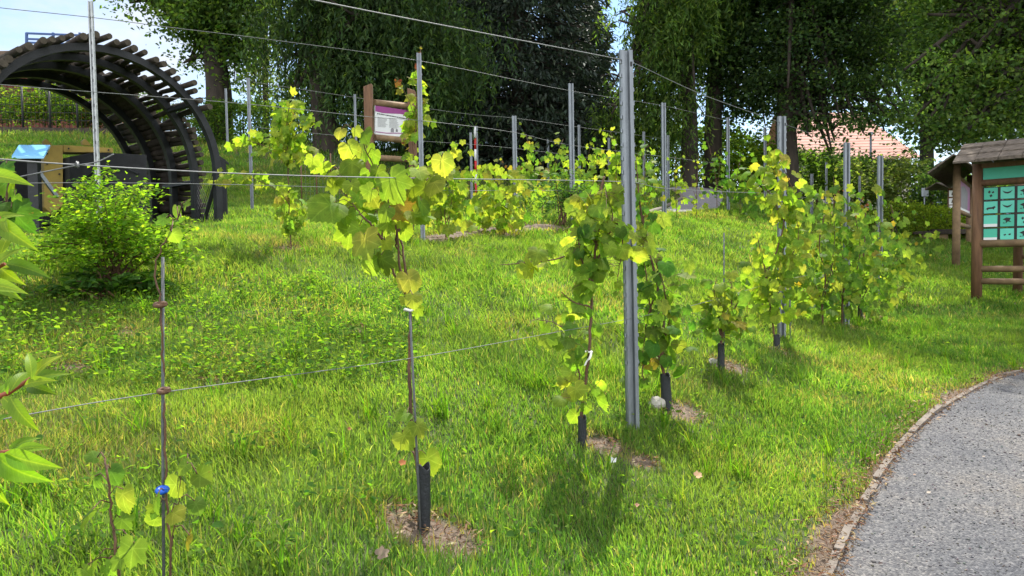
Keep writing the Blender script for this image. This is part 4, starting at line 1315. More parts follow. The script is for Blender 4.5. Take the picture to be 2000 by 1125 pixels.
mb = MB(); mb.add([g + np.array(q) for q in [(-.012, 0, -.01), (.012, -.004, -.008), (.016, .002, .014), (.003, -.006, .010), (-.010, .004, .018)]], [(0, 1, 2, 3), (0, 3, 4)])
tag(mb.build('paper_scrap', M['white'], None, origin=g), 'white scrap of paper in the grass below the thick front post', 'scrap')
for lab, px, py, s in [('pale stone beside the black sleeve behind the thick front post', 1285, 798, .05), ('small pale stone at the foot of the low bushy vine', 1392, 712, .035)]:
    g = ground(px, py)
    bm = bmesh.new(); bmesh.ops.create_icosphere(bm, subdivisions=2, radius=s)
    for v in bm.verts: v.co = Vector((v.co.x * 1.2, v.co.y * .9, v.co.z * .8)) * (1 + .18 * math.sin(v.co.x * 90 + v.co.y * 70 + v.co.z * 50))
    me = bpy.data.meshes.new('stone'); bm.to_mesh(me); bm.free(); me.materials.append(M['stone'])
    o = bpy.data.objects.new('stone', me); link(o); o.location = tuple(g + [0, 0, s * .4])
    tag(o, lab, 'stone', 'pale stones at the vine feet')

# ------------------------------------------------------------------ timber-lagged mine tunnel arch
ax = norm(np.array([-.77, .64, 0.0])); la = np.array([ax[1], -ax[0], 0.0]); UP = np.array([0, 0, 1.0])
foot = ground(427, 437); A_, B_, LEG = 1.40, 1.38, .68
cen = foot - la * A_; cen[2] = foot[2]
root = thing('tunnel_arch', 'dark mine tunnel arch of bent steel rings lagged with round timber logs', 'tunnel arch', cen)


def arc(phi, s, off=0.0):
    """phi in degrees from the right springing over the crown; below 0 or above 180 runs down the legs"""
    if 0 <= phi <= 180:
        a = math.radians(phi)
        return cen + ax * s + la * (A_ + off) * math.cos(a) + UP * (LEG + (B_ + off) * math.sin(a))
    t = -phi if phi < 0 else phi - 180
    return cen + ax * s + la * (A_ + off) * (1 if phi < 0 else -1) + UP * (LEG - t * .026)


for s in (0.0, .62, 1.25, 1.9, 2.5):
    mb = MB()
    ph = [-42] + list(np.arange(0, 181, 6)) + [222]
    inn = [arc(p, s, -.04) for p in ph]; out = [arc(p, s, .045) for p in ph]
    w = .045
    m = len(ph)
    vs = [p - ax * w for p in inn] + [p - ax * w for p in out] + [p + ax * w for p in out] + [p + ax * w for p in inn]
    fs = []
    for i in range(m - 1):
        for k in range(4):
            a, b = k * m, ((k + 1) % 4) * m
            fs.append((a + i, a + i + 1, b + i + 1, b + i))
    fs += [(0, m, 2 * m, 3 * m), (m - 1, 4 * m - 1, 3 * m - 1, 2 * m - 1)]
    mb.add(vs, fs)
    mb.build('steel_ring', M['dark_steel'], root)


def log_mb(mb, ph, s0, s1, r_):
    o1, o2 = rng.uniform(.03, .075, 2)
    a = arc(ph, s0 + rng.normal(0, .07), o1 + r_); b = arc(ph + rng.normal(0, 1.4), s1 + rng.normal(0, .07), o2 + r_)
    mid = (a + b) / 2 + rng.normal(0, .012, 3)
    mb.tube([a, mid, b], [r_ * rng.uniform(.9, 1.05), r_, r_ * rng.uniform(.85, 1)], 9, mi=0, cap_mi=1)


for s0, s1, p0, p1, st in ((-.16, .74, 35, 178, 4.7), (.56, 1.42, -22, 178, 3.4)):
    for ph in np.arange(p0, p1, st):
        mb = MB(); log_mb(mb, ph + rng.normal(0, .5), s0, s1, rng.uniform(.032, .044))
        mb.build('log', [M['log'], M['log_end']], root)
mb = MB()
for ph in np.arange(-22, 204, 3.3):
    log_mb(mb, ph, 1.3, 2.6, rng.uniform(.05, .065))
tag(mb.build('rear_logs', [M['log'], M['log_end']], root), kind='stuff')
for (p0, s0, p1, s1) in ((-4, .0, -40, .62), (40, .0, 40, .62), (150, 0, 150, .7), (-3, .62, -3, 1.5)):
    mb = MB(); mb.beam(arc(p0, s0, -.02), arc(p1, s1, -.02), .05, .05, side=(0.2, 0.1, 1)); mb.build('brace', M['dark_steel'], root)
mb = MB()
for i in range(26):   # wire netting between the two front legs
    t = i / 25
    z0, z1 = -.9 + t * 1.9, -.9 + t * 1.9 + .75
    for q0, q1 in ((z0, z1), (z1, z0)):
        a = foot + ax * .06 + UP * q0; b = foot + ax * .58 + UP * q1
        cl = lambda p: p if p[2] < foot[2] + .75 else None
        if max(q0, q1) < .78: mb.tube([a, b], .004, 3, caps=False)
mb.build('netting', M['dark_steel'], root)

# mining machine under the arch
DM = depth(foot) - .25
g = on(180, DM)
root = thing('mining_machine', 'dark mining machine with a yellow frame standing in the mouth of the timber arch', 'mining machine', g)
bk = ax * .9
mb = MB(); mb.ext([P(136, 306, DM), P(184, 297, DM), P(287, 302, DM), P(287, 425, DM), P(136, 425, DM)], bk * .8); mb.build('front_plate', M['dark_steel'], root, bevel=.012)
mb = MB(); mb.ext([P(86, 303, DM + .1), P(98, 284, DM + .1), P(123, 283, DM + .1), P(123, 400, DM + .1), P(104, 420, DM + .1), P(86, 405, DM + .1)], bk * .25)
mb.build('side_frame', M['yellow'], root, bevel=.008)
mb = MB(); mb.ext([P(124, 283, DM + .12), P(221, 289, DM + .12), P(221, 298, DM + .12), P(124, 297, DM + .12)], bk * .35); mb.build('top_beam', M['yellow'], root, bevel=.006)
for px in (92, 168):
    mb = MB(); o_ = [P(px - 6, 283, DM + .2), P(px - 8, 276, DM + .2), P(px - 2, 271, DM + .2), P(px + 5, 277, DM + .2), P(px + 9, 284, DM + .2)]
    mb.ext(o_, bk * .06); mb.build('lifting_lug', M['yellow'], root)
mb = MB(); mb.ext([P(-30, 318, DM + .3), P(85, 305, DM + .3), P(120, 330, DM + .3), P(120, 440, DM + .3), P(-30, 440, DM + .3)], bk * 1.2); mb.build('body', M['dark_steel'], root, bevel=.02)
for a, b in ((92, 300), (92, 320), (116, 340), (134, 290), (212, 293)):
    mb = MB(); mb.tube([P(a, b, DM + .1), P(a, b, DM + .07)], .012, 8); mb.build('bolt', M['dark_steel'], root)
mb = MB(); mb.tube([P(150, 360, DM - .02), P(190, 330, DM - .05), P(240, 325, DM - .05), P(270, 340, DM - .02)], .012, 6); mb.build('hose', M['black_plastic'], root)

g = ground(71, 462); dd = depth(g)
root = thing('information_lectern', 'sloping information panel in painted sky-reflection blue on a black post before the mining machine', 'info panel', g)
mb = MB(); mb.beam(g - [0, 0, .1], P(66, 306, dd), .10, .10, side=(1, 0.2, 0)); mb.build('post', M['dark_steel'], root)
mb = MB(); mb.ext([P(23, 304, dd - .12), P(85, 304, dd - .12), P(98, 283, dd + .28), P(37, 283, dd + .28)], (0, 0, -.03)); mb.build('panel', M['sky_reflection_panel'], root)
mb = MB(); mb.beam(P(66, 322, dd), P(112, 385, dd + .2), .035, .035); mb.build('brace', M['galv'], root)
g = on(440, 11.3); dd = depth(g)
root = thing('information_lectern', 'small dark sloping information lectern seen edge-on right of the timber arch', 'info panel', g)
mb = MB(); mb.beam(g - [0, 0, .1], P(436, 312, dd), .07, .07, side=(1, .2, 0)); mb.build('post', M['dark_steel'], root)
mb = MB(); mb.ext([P(429, 304, dd), P(447, 318, dd + .1), P(447, 320, dd + .45), P(429, 306, dd + .35)], (0, 0, -.03)); mb.build('panel', M['dark_steel'], root)


# ------------------------------------------------------------------ flat boards described in their own plane
class Plane:
    def __init__(s, a, b, top):
        s.o = np.array(a, float); s.x = np.array(b, float) - s.o; s.y = np.array(top, float) - s.o
        s.n = norm(np.cross(s.x, s.y))
        if s.n @ (CAM - s.o) < 0: s.n = -s.n

    def at(s, u, v, w=0):
        return s.o + s.x * u + s.y * v + s.n * w

    def rect(s, mb, u0, u1, v0, v1, w0, w1):
        return mb.hexa([s.at(u0, v0, w0), s.at(u1, v0, w0), s.at(u1, v1, w0), s.at(u0, v1, w0), s.at(u0, v0, w1), s.at(u1, v0, w1), s.at(u1, v1, w1), s.at(u0, v1, w1)])

    def poly(s, mb, uv, w0, w1):
        return mb.ext([s.at(u, v, w0) for u, v in uv], s.n * (w1 - w0))


# wooden information sign with a purple header
gl = on(725, 12.4); gr = on(809, 13.2)
root = thing('information_sign', 'wooden information sign with purple header and white printed panel, in front of the weeping tree', 'info sign', gl)
for g, px, t, sl in ((gl, 724.5, 170, 1), (gr, 807, 178, -1)):
    d_ = depth(g); T_ = P(px, t, d_); T_[0], T_[1] = g[0], g[1]
    w = .068
    mb = MB(); c = [(-w, -w), (w, -w), (w, w), (-w, w)]
    mb.hexa([(g[0] + a, g[1] + b, g[2] - .1) for a, b in c] + [(T_[0] + a, T_[1] + b, T_[2] + sl * a * .35) for a, b in c])
    mb.build('post', M['wood'], root, bevel=.008)
dl, dr = depth(gl), depth(gr)
for (a, b, r_) in ((200, 208, .052), (268, 275, .055), (308, 312, .05)):
    mb = MB(); mb.tube([P(731, a, dl), P(803, b, dr)], r_, 10); mb.build('rail', M['wood_rail'], root)
pl = Plane(P(733, 262, dl - .02), P(802, 269, dr - .02), P(733, 206, dl - .02))
mb = MB(); pl.rect(mb, 0, 1, 0, 1, -.02, 0); pan = mb.build('panel', M['white'], root)
mb = MB(); pl.poly(mb, [(0, 1), (0, .80), (.2, .77), (.4, .79), (.7, .83), (1, .80), (1, 1)], .0015, .003); mb.build('header', M['purple'], pan)
mb = MB(); pl.poly(mb, [(0, .07), (.3, .06), (.6, .10), (1, .14), (1, .17), (.6, .13), (.3, .09), (0, .10)], .0015, .003); mb.build('footer_band', M['purple'], pan)
mb = MB()
u = .05
while u < .86:     # heading, too small in the photograph to read
    w = rng.uniform(.015, .04); pl.rect(mb, u, u + w, .71 - .05 * u, .745 - .05 * u, .0015, .003); u += w + .012
mb.build('heading', M['ink'], pan)
mb = MB()
for k in range(11):
    for c0 in (.06, .38):
        pl.rect(mb, c0, c0 + rng.uniform(.2, .28), .60 - k * .032, .608 - k * .032, .0015, .003)
mb.build('body_text', M['grey_ink'], pan)
for u, v, w, q in ((.42, .13, .09, .10), (.56, .16, .06, .07), (.78, .2, .06, .04), (.88, .22, .06, .05)):
    mb = MB(); pl.poly(mb, [(u, v), (u + w, v), (u + w, v + q), (u + w * .7, v + q * 1.6), (u + w * .3, v + q * 1.5), (u, v + q)], .0015, .003)
    mb.build('picture', M['grey_ink'], pan)
sw = [pl.at(.72 + .028 * k, .38 + .07 * math.sin(k * 1.9), .003) for k in range(10)]
mb = MB(); mb.tube(smooth_line(sw, 4), .005, 4); mb.build('drawn_flourish', M['grey_ink'], pan)

# wire netting fence on the slope behind the vines
g0, g1 = on(590, 12.6), on(702, 13.6)
root = thing('netting_fence', 'low wire netting fence on the shaded slope left of the wooden info sign', 'wire fence', g0)
for k in range(5):
    p_ = g0 + (g1 - g0) * k / 4; p_[2] = h(p_[0], p_[1])
    mb = MB(); mb.tube([p_ - [0, 0, .05], p_ + [0, 0, .95]], .012, 5); mb.build('post', M['wood'], root)
mb = MB()
for v in np.linspace(.05, .92, 8): mb.tube([g0 + [0, 0, v], (g0 + g1) / 2 + [0, 0, v], g1 + [0, 0, v]], .0022, 3, caps=False)
for u in np.linspace(0, 1, 15):
    p_ = g0 + (g1 - g0) * u; mb.tube([p_, p_ + [0, 0, .92]], .0022, 3, caps=False)
mb.build('netting', M['wire'], root)

# striped pole
g = on(930, 20.5); d_ = depth(g); t_ = P(931, 248, d_)
root = thing('striped_pole', 'thin pole with red and white stripes in front of the dark spruce', 'striped pole', g)
hp = t_[2] - g[2]
for k in range(6):
    mb = MB(); mb.tube([g + [0, 0, hp * k / 6], g + [0, 0, hp * (k + 1) / 6]], .035, 8); mb.build('stripe', M['white' if k % 2 else 'red_paint'], root)

# ------------------------------------------------------------------ notice boards at the right
def glyph(mb, pl, u0, u1, v0, v1, kind):
    U = lambda a: u0 + (u1 - u0) * a
    W = lambda a: v0 + (v1 - v0) * a
    shapes = {0: [[(.15, .7), (.3, .5), (.5, .42), (.7, .5), (.85, .72), (.7, .62), (.5, .56), (.3, .62)]],
              1: [[(.2, .25), (.3, .5), (.45, .4), (.55, .6), (.5, .3), (.35, .2)], [(.6, .2), (.75, .5), (.85, .3), (.8, .18)]],
              2: [[(.15, .35), (.3, .5), (.6, .52), (.75, .6), (.85, .5), (.75, .42), (.7, .3), (.62, .38), (.35, .36), (.3, .25), (.24, .36)]],
              3: [[(.3, .65), (.42, .78), (.5, .62), (.38, .52)], [(.55, .6), (.68, .72), (.74, .58), (.62, .5)], [(.4, .35), (.55, .45), (.62, .3), (.48, .2)]],
              4: [[(.2, .6), (.45, .75), (.75, .7), (.65, .5), (.8, .35), (.55, .42), (.4, .25), (.42, .48)], [(.2, .3), (.3, .36), (.34, .25)]],
              5: [[(.25, .45), (.4, .55), (.45, .45), (.35, .38)], [(.58, .5), (.72, .58), (.76, .46), (.64, .4)]]}
    for s in shapes[kind]: pl.poly(mb, [(U(a), W(b)) for a, b in s], .0125, .0145)


def gable_roof(root, pl, u0, u1, v_eave, v_ridge, depth_m, rows=3, th=.025):
    """shingled roof running along the board, both slopes"""
    for sgn in (1, -1):
        mb = MB()
        for k in range(rows):
            t0, t1 = k / rows, (k + 1) / rows + .06
            t1 = min(t1, 1.0)
            w0, w1 = depth_m * (1 - t0), depth_m * (1 - t1)
            a0, a1 = v_eave + (v_ridge - v_eave) * t0, v_eave + (v_ridge - v_eave) * t1
            m = 9
            for j in range(m):
                q0, q1 = u0 + (u1 - u0) * j / m + .002, u0 + (u1 - u0) * (j + 1) / m - .002
                jit = rng.normal(0, .010)
                lo = [pl.at(q0, a0, sgn * w0), pl.at(q1, a0, sgn * w0)]; hi = [pl.at(q1, a1, sgn * w1), pl.at(q0, a1, sgn * w1)]
                lift = UP * (.012 + .004 * (j % 2) + jit)
                bs = lo + hi
                tp = [p + UP * th + (lift if i < 2 else 0) for i, p in enumerate(bs)]
                mb.hexa(bs + tp)
        mb.build('roof_slope', M['shingle'], root)


def upright(mb, g, hgt, r_, tilt=(0, 0)):
    g = np.array(g, float)
    mb.tube([g - [0, 0, .15], g + [tilt[0] * .5, tilt[1] * .5, hgt * .5], g + [tilt[0], tilt[1], hgt]], [r_ * 1.05, r_, r_ * .95], 12)


gA = ground(1907, 582); dA = depth(gA); gB = on(2290, dA - 1.5)
root = thing('notice_board', 'roofed wooden notice board with rows of teal animal picture tiles, at the right picture edge', 'notice board', gA)
hA = float(P(1909, 322, dA)[2] - gA[2])
top = gA + UP * hA
base2 = gB.copy(); base2[2] = gA[2]
pb = Plane(gA, base2, top)
pb.o = gA
V = lambda py: float((P(1909, py, dA)[2] - gA[2]) / hA)
for g in (gA, gB):
    mb = MB(); upright(mb, [g[0], g[1], gA[2]], hA, .072); mb.build('post', M['wood'], root)
back = -pb.n * .95
for u in (.16, .9):
    p_ = pb.at(u, 0) + back; p_[2] = h(p_[0], p_[1])
    mb = MB(); upright(mb, p_, hA * .9 + gA[2] - p_[2], .065); mb.build('rear_post', M['wood'], root)
for py, r_ in ((359, .05), (476, .058), (525, .045), (549, .045)):
    mb = MB(); mb.tube([pb.at(.0, V(py)), pb.at(1, V(py))], r_, 10); mb.build('rail', M['wood_rail'] if py > 400 else M['wood'], root)
for v in (.30, .42, .52):
    mb = MB(); mb.tube([pb.at(.16, v) + back, pb.at(.9, v) + back], .035, 8); mb.build('rear_rail', M['wood_rail'], root)
mb = MB(); pb.rect(mb, .03, .98, V(353), V(330), -.02, .01); mb.build('header_board', M['teal'], root)
ks = [3, 0, 4, 5, 2, 1, 1, 2, 3, 2, 0, 4, 5, 3, 0, 4, 1, 2, 5, 4, 3, 0, 2, 1, 4, 5, 3, 2, 5, 4, 2, 3, 0, 1, 2, 4]
kk = 0
cw = .0675
for j, (ya, yb) in enumerate(((369, 392), (395, 418.5), (421.5, 444.5), (447.5, 470.5))):
    for i in range(9):
        u0 = .035 + i * (cw + .030 * .9); u1 = u0 + cw + .018
        mb = MB(); pb.rect(mb, u0 - .004, u1 + .004, V(yb + 1), V(ya - 1), -.012, .006); tl = mb.build('picture_tile', M['ink'], root)
        mb = MB(); pb.rect(mb, u0 + .004, u1 - .004, V(yb - .5), V(ya + .5), .004, .012); f_ = mb.build('picture_face', M['teal_light' if (i + j) % 3 else 'teal'], tl)
        if (i, j) in ((0, 2), (0, 3), (3, 2)):
            mb = MB(); pb.rect(mb, u0 + .004, u1 - .004, V(yb - .5), V(yb - 6), .0125, .0145); mb.build('caption_strip', M['white'], tl)
        if not (i == 0 and j >= 2):
            mb = MB(); glyph(mb, pb, u0, u1, V(yb), V(ya), ks[kk % len(ks)]); mb.build('animal_mark', M['ink'], tl)
        kk += 1
gable_roof(root, pb, -.085, 1.06, V(325), V(284), .62)
mb = MB(); pb.rect(mb, -.02, 1.02, V(331), V(322), -.04, .04); mb.build('eave_beam', M['wood'], root)

# second board, seen almost edge-on
g1 = ground(1867, 521); d1 = depth(g1); g2 = on(1893, d1 + 2.6)
root = thing('notice_board', 'roofed wooden notice board with a purple panel, seen nearly edge-on behind the teal one', 'notice board', g1)
h1 = float(P(1867, 322, d1)[2] - g1[2])
b2 = g2.copy(); b2[2] = g1[2]
p2 = Plane(g1, b2, g1 + UP * h1)
V2 = lambda py: float((P(1867, py, d1)[2] - g1[2]) / h1)
for g in (g1, b2):
    mb = MB(); upright(mb, g, h1 * 1.02, .07); mb.build('post', M['wood_rail'], root)
for py in (344, 411, 437):
    mb = MB(); mb.tube([p2.at(0, V2(py)), p2.at(1, V2(py))], .045, 9); mb.build('rail', M['wood_rail'], root)
mb = MB(); p2.rect(mb, .05, .97, V2(408), V2(347), -.015, .01); pn = mb.build('panel', M['purple'], root)
mb = MB(); p2.poly(mb, [(.25, V2(404)), (.75, V2(400)), (.75, V2(362)), (.5, V2(354)), (.25, V2(360))], .011, .014); mb.build('picture', M['grey_ink'], pn)
mb = MB(); p2.rect(mb, .08, .94, V2(407), V2(402), .011, .014); mb.build('caption_strip', M['white'], pn)
gable_roof(root, p2, -.22, 1.1, V2(343), V2(311), .42)
# third board far behind
g3 = on(1856, 19.5); d3 = depth(g3)
root = thing('notice_board', 'small distant notice board with three white picture cards in a column', 'notice board', g3)
h3 = float(P(1856, 368, d3)[2] - g3[2])
mb = MB(); upright(mb, g3, h3, .075); mb.build('post', M['wood'], root)
p3 = Plane(g3 + [-.085, -.09, 0], g3 + [.085, -.09, 0], g3 + [-.085, -.09, h3])
V3 = lambda py: float((P(1856, py, d3)[2] - g3[2]) / h3)
for ya, yb in ((373, 385), (388, 400), (402, 415)):
    mb = MB(); p3.rect(mb, -.05, 1.0, V3(yb), V3(ya), -.01, .01); q_ = mb.build('picture_card', M['white'], root)
    mb = MB(); p3.poly(mb, [(.25, V3(yb - 3)), (.75, V3(yb - 4)), (.7, V3(ya + 4)), (.4, V3(ya + 3))], .011, .014); mb.build('animal_mark', M['ink'], q_)
gable_roof(root, Plane(g3 + [-.3, 0, 0], g3 + [.6, 0.2, 0], g3 + [-.3, 0, h3]), -.1, 1, V3(369), V3(358), .4, rows=2)

# bench on the far lawn
g = ground(1835, 470); d_ = depth(g)
root = thing('bench', 'long dark wooden bench on the shaded lawn beyond the notice boards', 'bench', g)
a, b = P(1790, 455, d_), P(1905, 454, d_ + .6)
mb = MB(); mb.beam(a, b, .32, .07, side=(0, 0, 1)); mb.build('seat', M['log'], root, bevel=.01)
mb = MB(); mb.beam(a + (b - a) * .25 + [0, .1, .05], b + [0, .1, .05], .3, .06, side=(0, 0, 1)); mb.build('seat_board', M['log'], root, bevel=.01)
for t in (.15, .40, .9):
    p_ = a + (b - a) * t; mb = MB(); zz = h(p_[0], p_[1]); mb.beam([p_[0], p_[1], zz - .05], [p_[0], p_[1], p_[2] - .03], .16, .26, side=(1, .1, 0)); mb.build('leg', M['wood_rail'], root)

# ------------------------------------------------------------------ trees
DARK = [(.042, .080, .036, 4), (.058, .105, .042, 3), (.085, .138, .048, 1.4)]
MID = [(.058, .108, .032, 4), (.082, .142, .036, 3), (.12, .18, .044, 1.5)]
BRIGHT = [(.07, .13, .018, 3), (.11, .18, .024, 3), (.15, .20, .03, 1.5)]
PALE = [(.14, .18, .08, 3), (.20, .24, .12, 2), (.10, .15, .06, 2)]


def tree(name, label, base_px, d, trunk, r0t, blobs, leaves, size, pal, tpl=RHOMB, hang=0.0, limbs=4, sig=.42, mt='tree_leaf', group='trees behind the vineyard', dspread=1.0, per=55, shell=2.0, flat=.55):
    """trunk: px polyline; blobs: (px, py, rx px, ry px, weight) crown lobes at the tree's distance"""
    g = on(base_px, d)
    root = thing(name, label, 'tree', g, group)
    k = F / d
    line = smooth_line([g - [0, 0, .3]] + [P(a, b, d) for a, b in trunk], 6)
    m = len(line)
    tb = MB()
    tb.tube(line, [r0t * (1.25 if i == 0 else 1) * (1 - .62 * i / m) for i in range(m)], 14)
    tr = tb.build('trunk', M['bark'], root)
    lb = MB()
    w = np.array([q[2] ** 2 * q[3] * (q[4] if len(q) > 4 else 1) for q in blobs], float); w = w ** .85; w /= w.sum()
    lv = []
    for q, wt in zip(blobs, w):
        dd = (d if len(q) < 6 else q[5]) + rng.normal(0, .25) * dspread
        c = P(q[0], q[1], dd); rx, rz = q[2] / k, q[3] / k
        for _ in range(limbs):
            i = rng.integers(int(m * .35), m - 1)
            e = c + rng.normal(0, .45, 3) * [rx, rx * dspread, rz]
            md = (line[i] + e) / 2 + np.array([0, 0, .12 * np.linalg.norm(e - line[i])])
            L = smooth_line([line[i], md, e], 5)
            lb.tube(L, list(np.linspace(r0t * .34, .025, len(L))), 6)
            for _ in range(3):
                j = rng.integers(3, len(L) - 1); e2 = L[j] + rng.normal(0, .4, 3) * [rx, rx, rz]
                lb.tube([L[j], (L[j] + e2) / 2 + [0, 0, .1], e2], [.05, .03, .012], 4)
        nc = max(3, int(leaves * wt / per))
        u = norm(rng.normal(0, 1, (nc, 3))); rad = rng.random(nc) ** (1 / shell / 1.3)
        cc = c + u * rad[:, None] * [rx, rx * dspread, rz]
        cs = sig * rng.uniform(.6, 1.4, nc)
        tone = rng.uniform(.65, 1.35, nc) * rng.uniform(.78, 1.25)
        n = nc * per
        ce = np.repeat(cc, per, 0); se = np.repeat(cs, per)[:, None]
        if hang:
            # hanging shoots
            ns = per // 11
            so = rng.normal(0, 1, (nc, ns, 3)) * np.array([1, 1, .5]) * cs[:, None, None]
            so = np.repeat(so, 11, axis=1)
            tt = np.tile(np.linspace(0, 1, 11), ns)[None, :, None]
            ln = np.repeat(rng.uniform(.5, 1.3, (nc, ns)), 11, axis=1)[:, :, None] * hang
            n = nc * ns * 11
            pos = (cc[:, None] + so + np.concatenate([0 * tt, 0 * tt, -1 + 0 * tt], 2) * tt * ln).reshape(-1, 3) + rng.normal(0, .05, (n, 3))
            tip = np.stack([rng.normal(0, .5, n), rng.normal(0, .5, n), -np.ones(n)], 1)
            nr = rng.normal(0, 1, (n, 3)); tn = np.repeat(tone, ns * 11)
        else:
            pos = ce + rng.normal(0, 1, (n, 3)) * se * [1, 1, flat]
            tip = rng.normal(0, 1, (n, 3)) + [0, 0, -.35]
            nr = rng.normal(0, .75, (n, 3)) + [0, 0, .7]; tn = np.repeat(tone, per)
        sz = size * rng.uniform(.6, 1.35, n)
        lv.append(scatter(tpl, pos, frames(nr, tip), sz, pick(pal, n, .15) * tn[:, None]))
    lb.build('limbs', M['bark'], tr)
    V, T, C, U = join(lv)
    arr_mesh('crown', V, T, M[mt], root, tint=C)
    return root


# tall broadleaf at the left, its trunk behind the arch
tree('ash_tree', 'broadleaf tree with a forked dark trunk behind the right shoulder of the timber arch', 428, 23, [(428, 190), (422, 130), (412, 80), (395, 10), (385, -120)], .44,
     [(300, -40, 90, 45), (400, 10, 90, 70, 1.3), (455, 60, 65, 75, 1.3), (470, 130, 26, 50, .8), (400, 90, 26, 34, .7), (430, -120, 150, 110), (470, -40, 60, 50), (240, 0, 26, 30, .6), (345, 20, 40, 26, .6)  , (370, 125, 22, 24, .4)], 34000, .135, MID, sig=.33, per=50, limbs=3)
tree('birch_tree', 'pale thin-leaved birch showing between the two big trees at the left', 520, 34, [(518, 150), (515, 60), (512, -40)], .16,
     [(515, 60, 45, 70), (520, 150, 38, 50), (510, -30, 50, 60), (500, 190, 30, 25)], 5000, .14, PALE, sig=.35, per=33, limbs=2)
tree('weeping_tree', 'huge weeping tree with drooping dark green shoots behind the wooden info sign', 640, 21, [(632, 210), (622, 120), (630, 20), (650, -120)], .42,
     [(570, 20, 70, 80), (578, 120, 38, 62), (680, -10, 110, 90, 1.4), (780, 20, 110, 90, 1.4), (860, 50, 75, 90, 1.3), (700, 110, 90, 70, 1.3), (800, 130, 80, 60, 1.2), (590, 190, 34, 45, .9), (860, 170, 34, 50, .8), (700, -160, 200, 110, 1.0), (690, 200, 60, 40, .7), (900, 90, 36, 60, .6)],
     66000, .19, DARK, tpl=LANCE, hang=1.5, sig=.5, per=55, limbs=3)
tree('lime_tree', 'tree with bright outer sprays beside the gap of sky right of the spruce', 1345, 24, [(1347, 250), (1343, 130), (1340, 0), (1345, -150)], .30,
     [(1295, 60, 58, 70, 1.2), (1290, 150, 60, 70), (1230, 190, 45, 40, .8), (1215, 240, 60, 30, .9), (1205, 165, 24, 22, .4), (1330, -20, 100, 90, 1.3), (1320, 60, 70, 80), (1215, 25, 30, 16, .3), (1270, 260, 50, 50, .8), (1330, 200, 40, 60, .6)], 34000, .19, MID, tpl=LANCE, hang=.7, sig=.38, per=44, limbs=3)
tree('oak_tree', 'tall dark tree with two close trunks in the middle of the right half', 1392, 25, [(1393, 250), (1397, 120), (1402, 0), (1410, -150)], .34,
     [(1420, 20, 90, 70), (1440, 110, 80, 70), (1400, -90, 150, 90, 1.2), (1470, 180, 60, 50), (1430, 220, 40, 40, .6), (1380, 90, 50, 80, .5)], 42000, .135, DARK, sig=.42, flat=.36)
tree('oak_tree', 'tall dark spreading tree overhanging the red-roofed house', 1540, 24, [(1538, 330), (1535, 220), (1545, 110), (1550, -20), (1560, -200)], .40,
     [(1480, 60, 90, 80), (1580, 60, 110, 90, 1.3), (1690, 70, 110, 90, 1.3), (1500, 170, 80, 60, 1.1), (1600, 170, 80, 55), (1690, 180, 75, 45, .9), (1740, 225, 45, 36, .7), (1575, 250, 45, 50, .8), (1650, 235, 55, 26, .6), (1605, 232, 40, 36, .5), (1735, 238, 55, 34, .7), (1690, 232, 40, 24, .5), (1620, 285, 26, 26, .3), (1600, -100, 220, 130, 1.6), (1640, -300, 200, 130, 1.0)], 95000, .125, DARK, sig=.40, limbs=4, flat=.34)
tree('maple_tree', 'broadleaf tree with sunlit sprays overhanging the roofed notice boards at the right', 2075, 16, [(2072, 200), (2080, 0), (2070, -250)], .34,
     [(1900, 40, 100, 90, 1.2), (1960, 150, 90, 80, 1.1), (1850, 150, 60, 70, .9), (1860, 250, 70, 50, .9), (1950, 250, 80, 50), (2040, 60, 120, 130, 1.2), (2000, -140, 230, 140, 1.3), (2000, -420, 220, 180, 1.0), (1830, 20, 50, 60, .6), (2100, 230, 90, 70, .6), (1800, 240, 26, 30, .4), (1800, -330, 180, 110, .7, 15), (1730, -520, 150, 120, .5, 13)], 84000, .102, MID, sig=.33, limbs=4, flat=.34)  # last two lobes, above the frame, added to cast shade on lawn and path
tree('oak_tree', 'dark tree filling the gap behind the overhanging tree at the right', 1810, 30, [(1810, 300), (1812, 150), (1815, -50)], .32,
     [(1790, 100, 100, 110), (1880, 60, 110, 120), (1840, 220, 80, 70), (1930, 200, 100, 90), (1720, 20, 80, 90), (2030, 150, 100, 130)], 40000, .18, DARK, sig=.55, flat=.4)

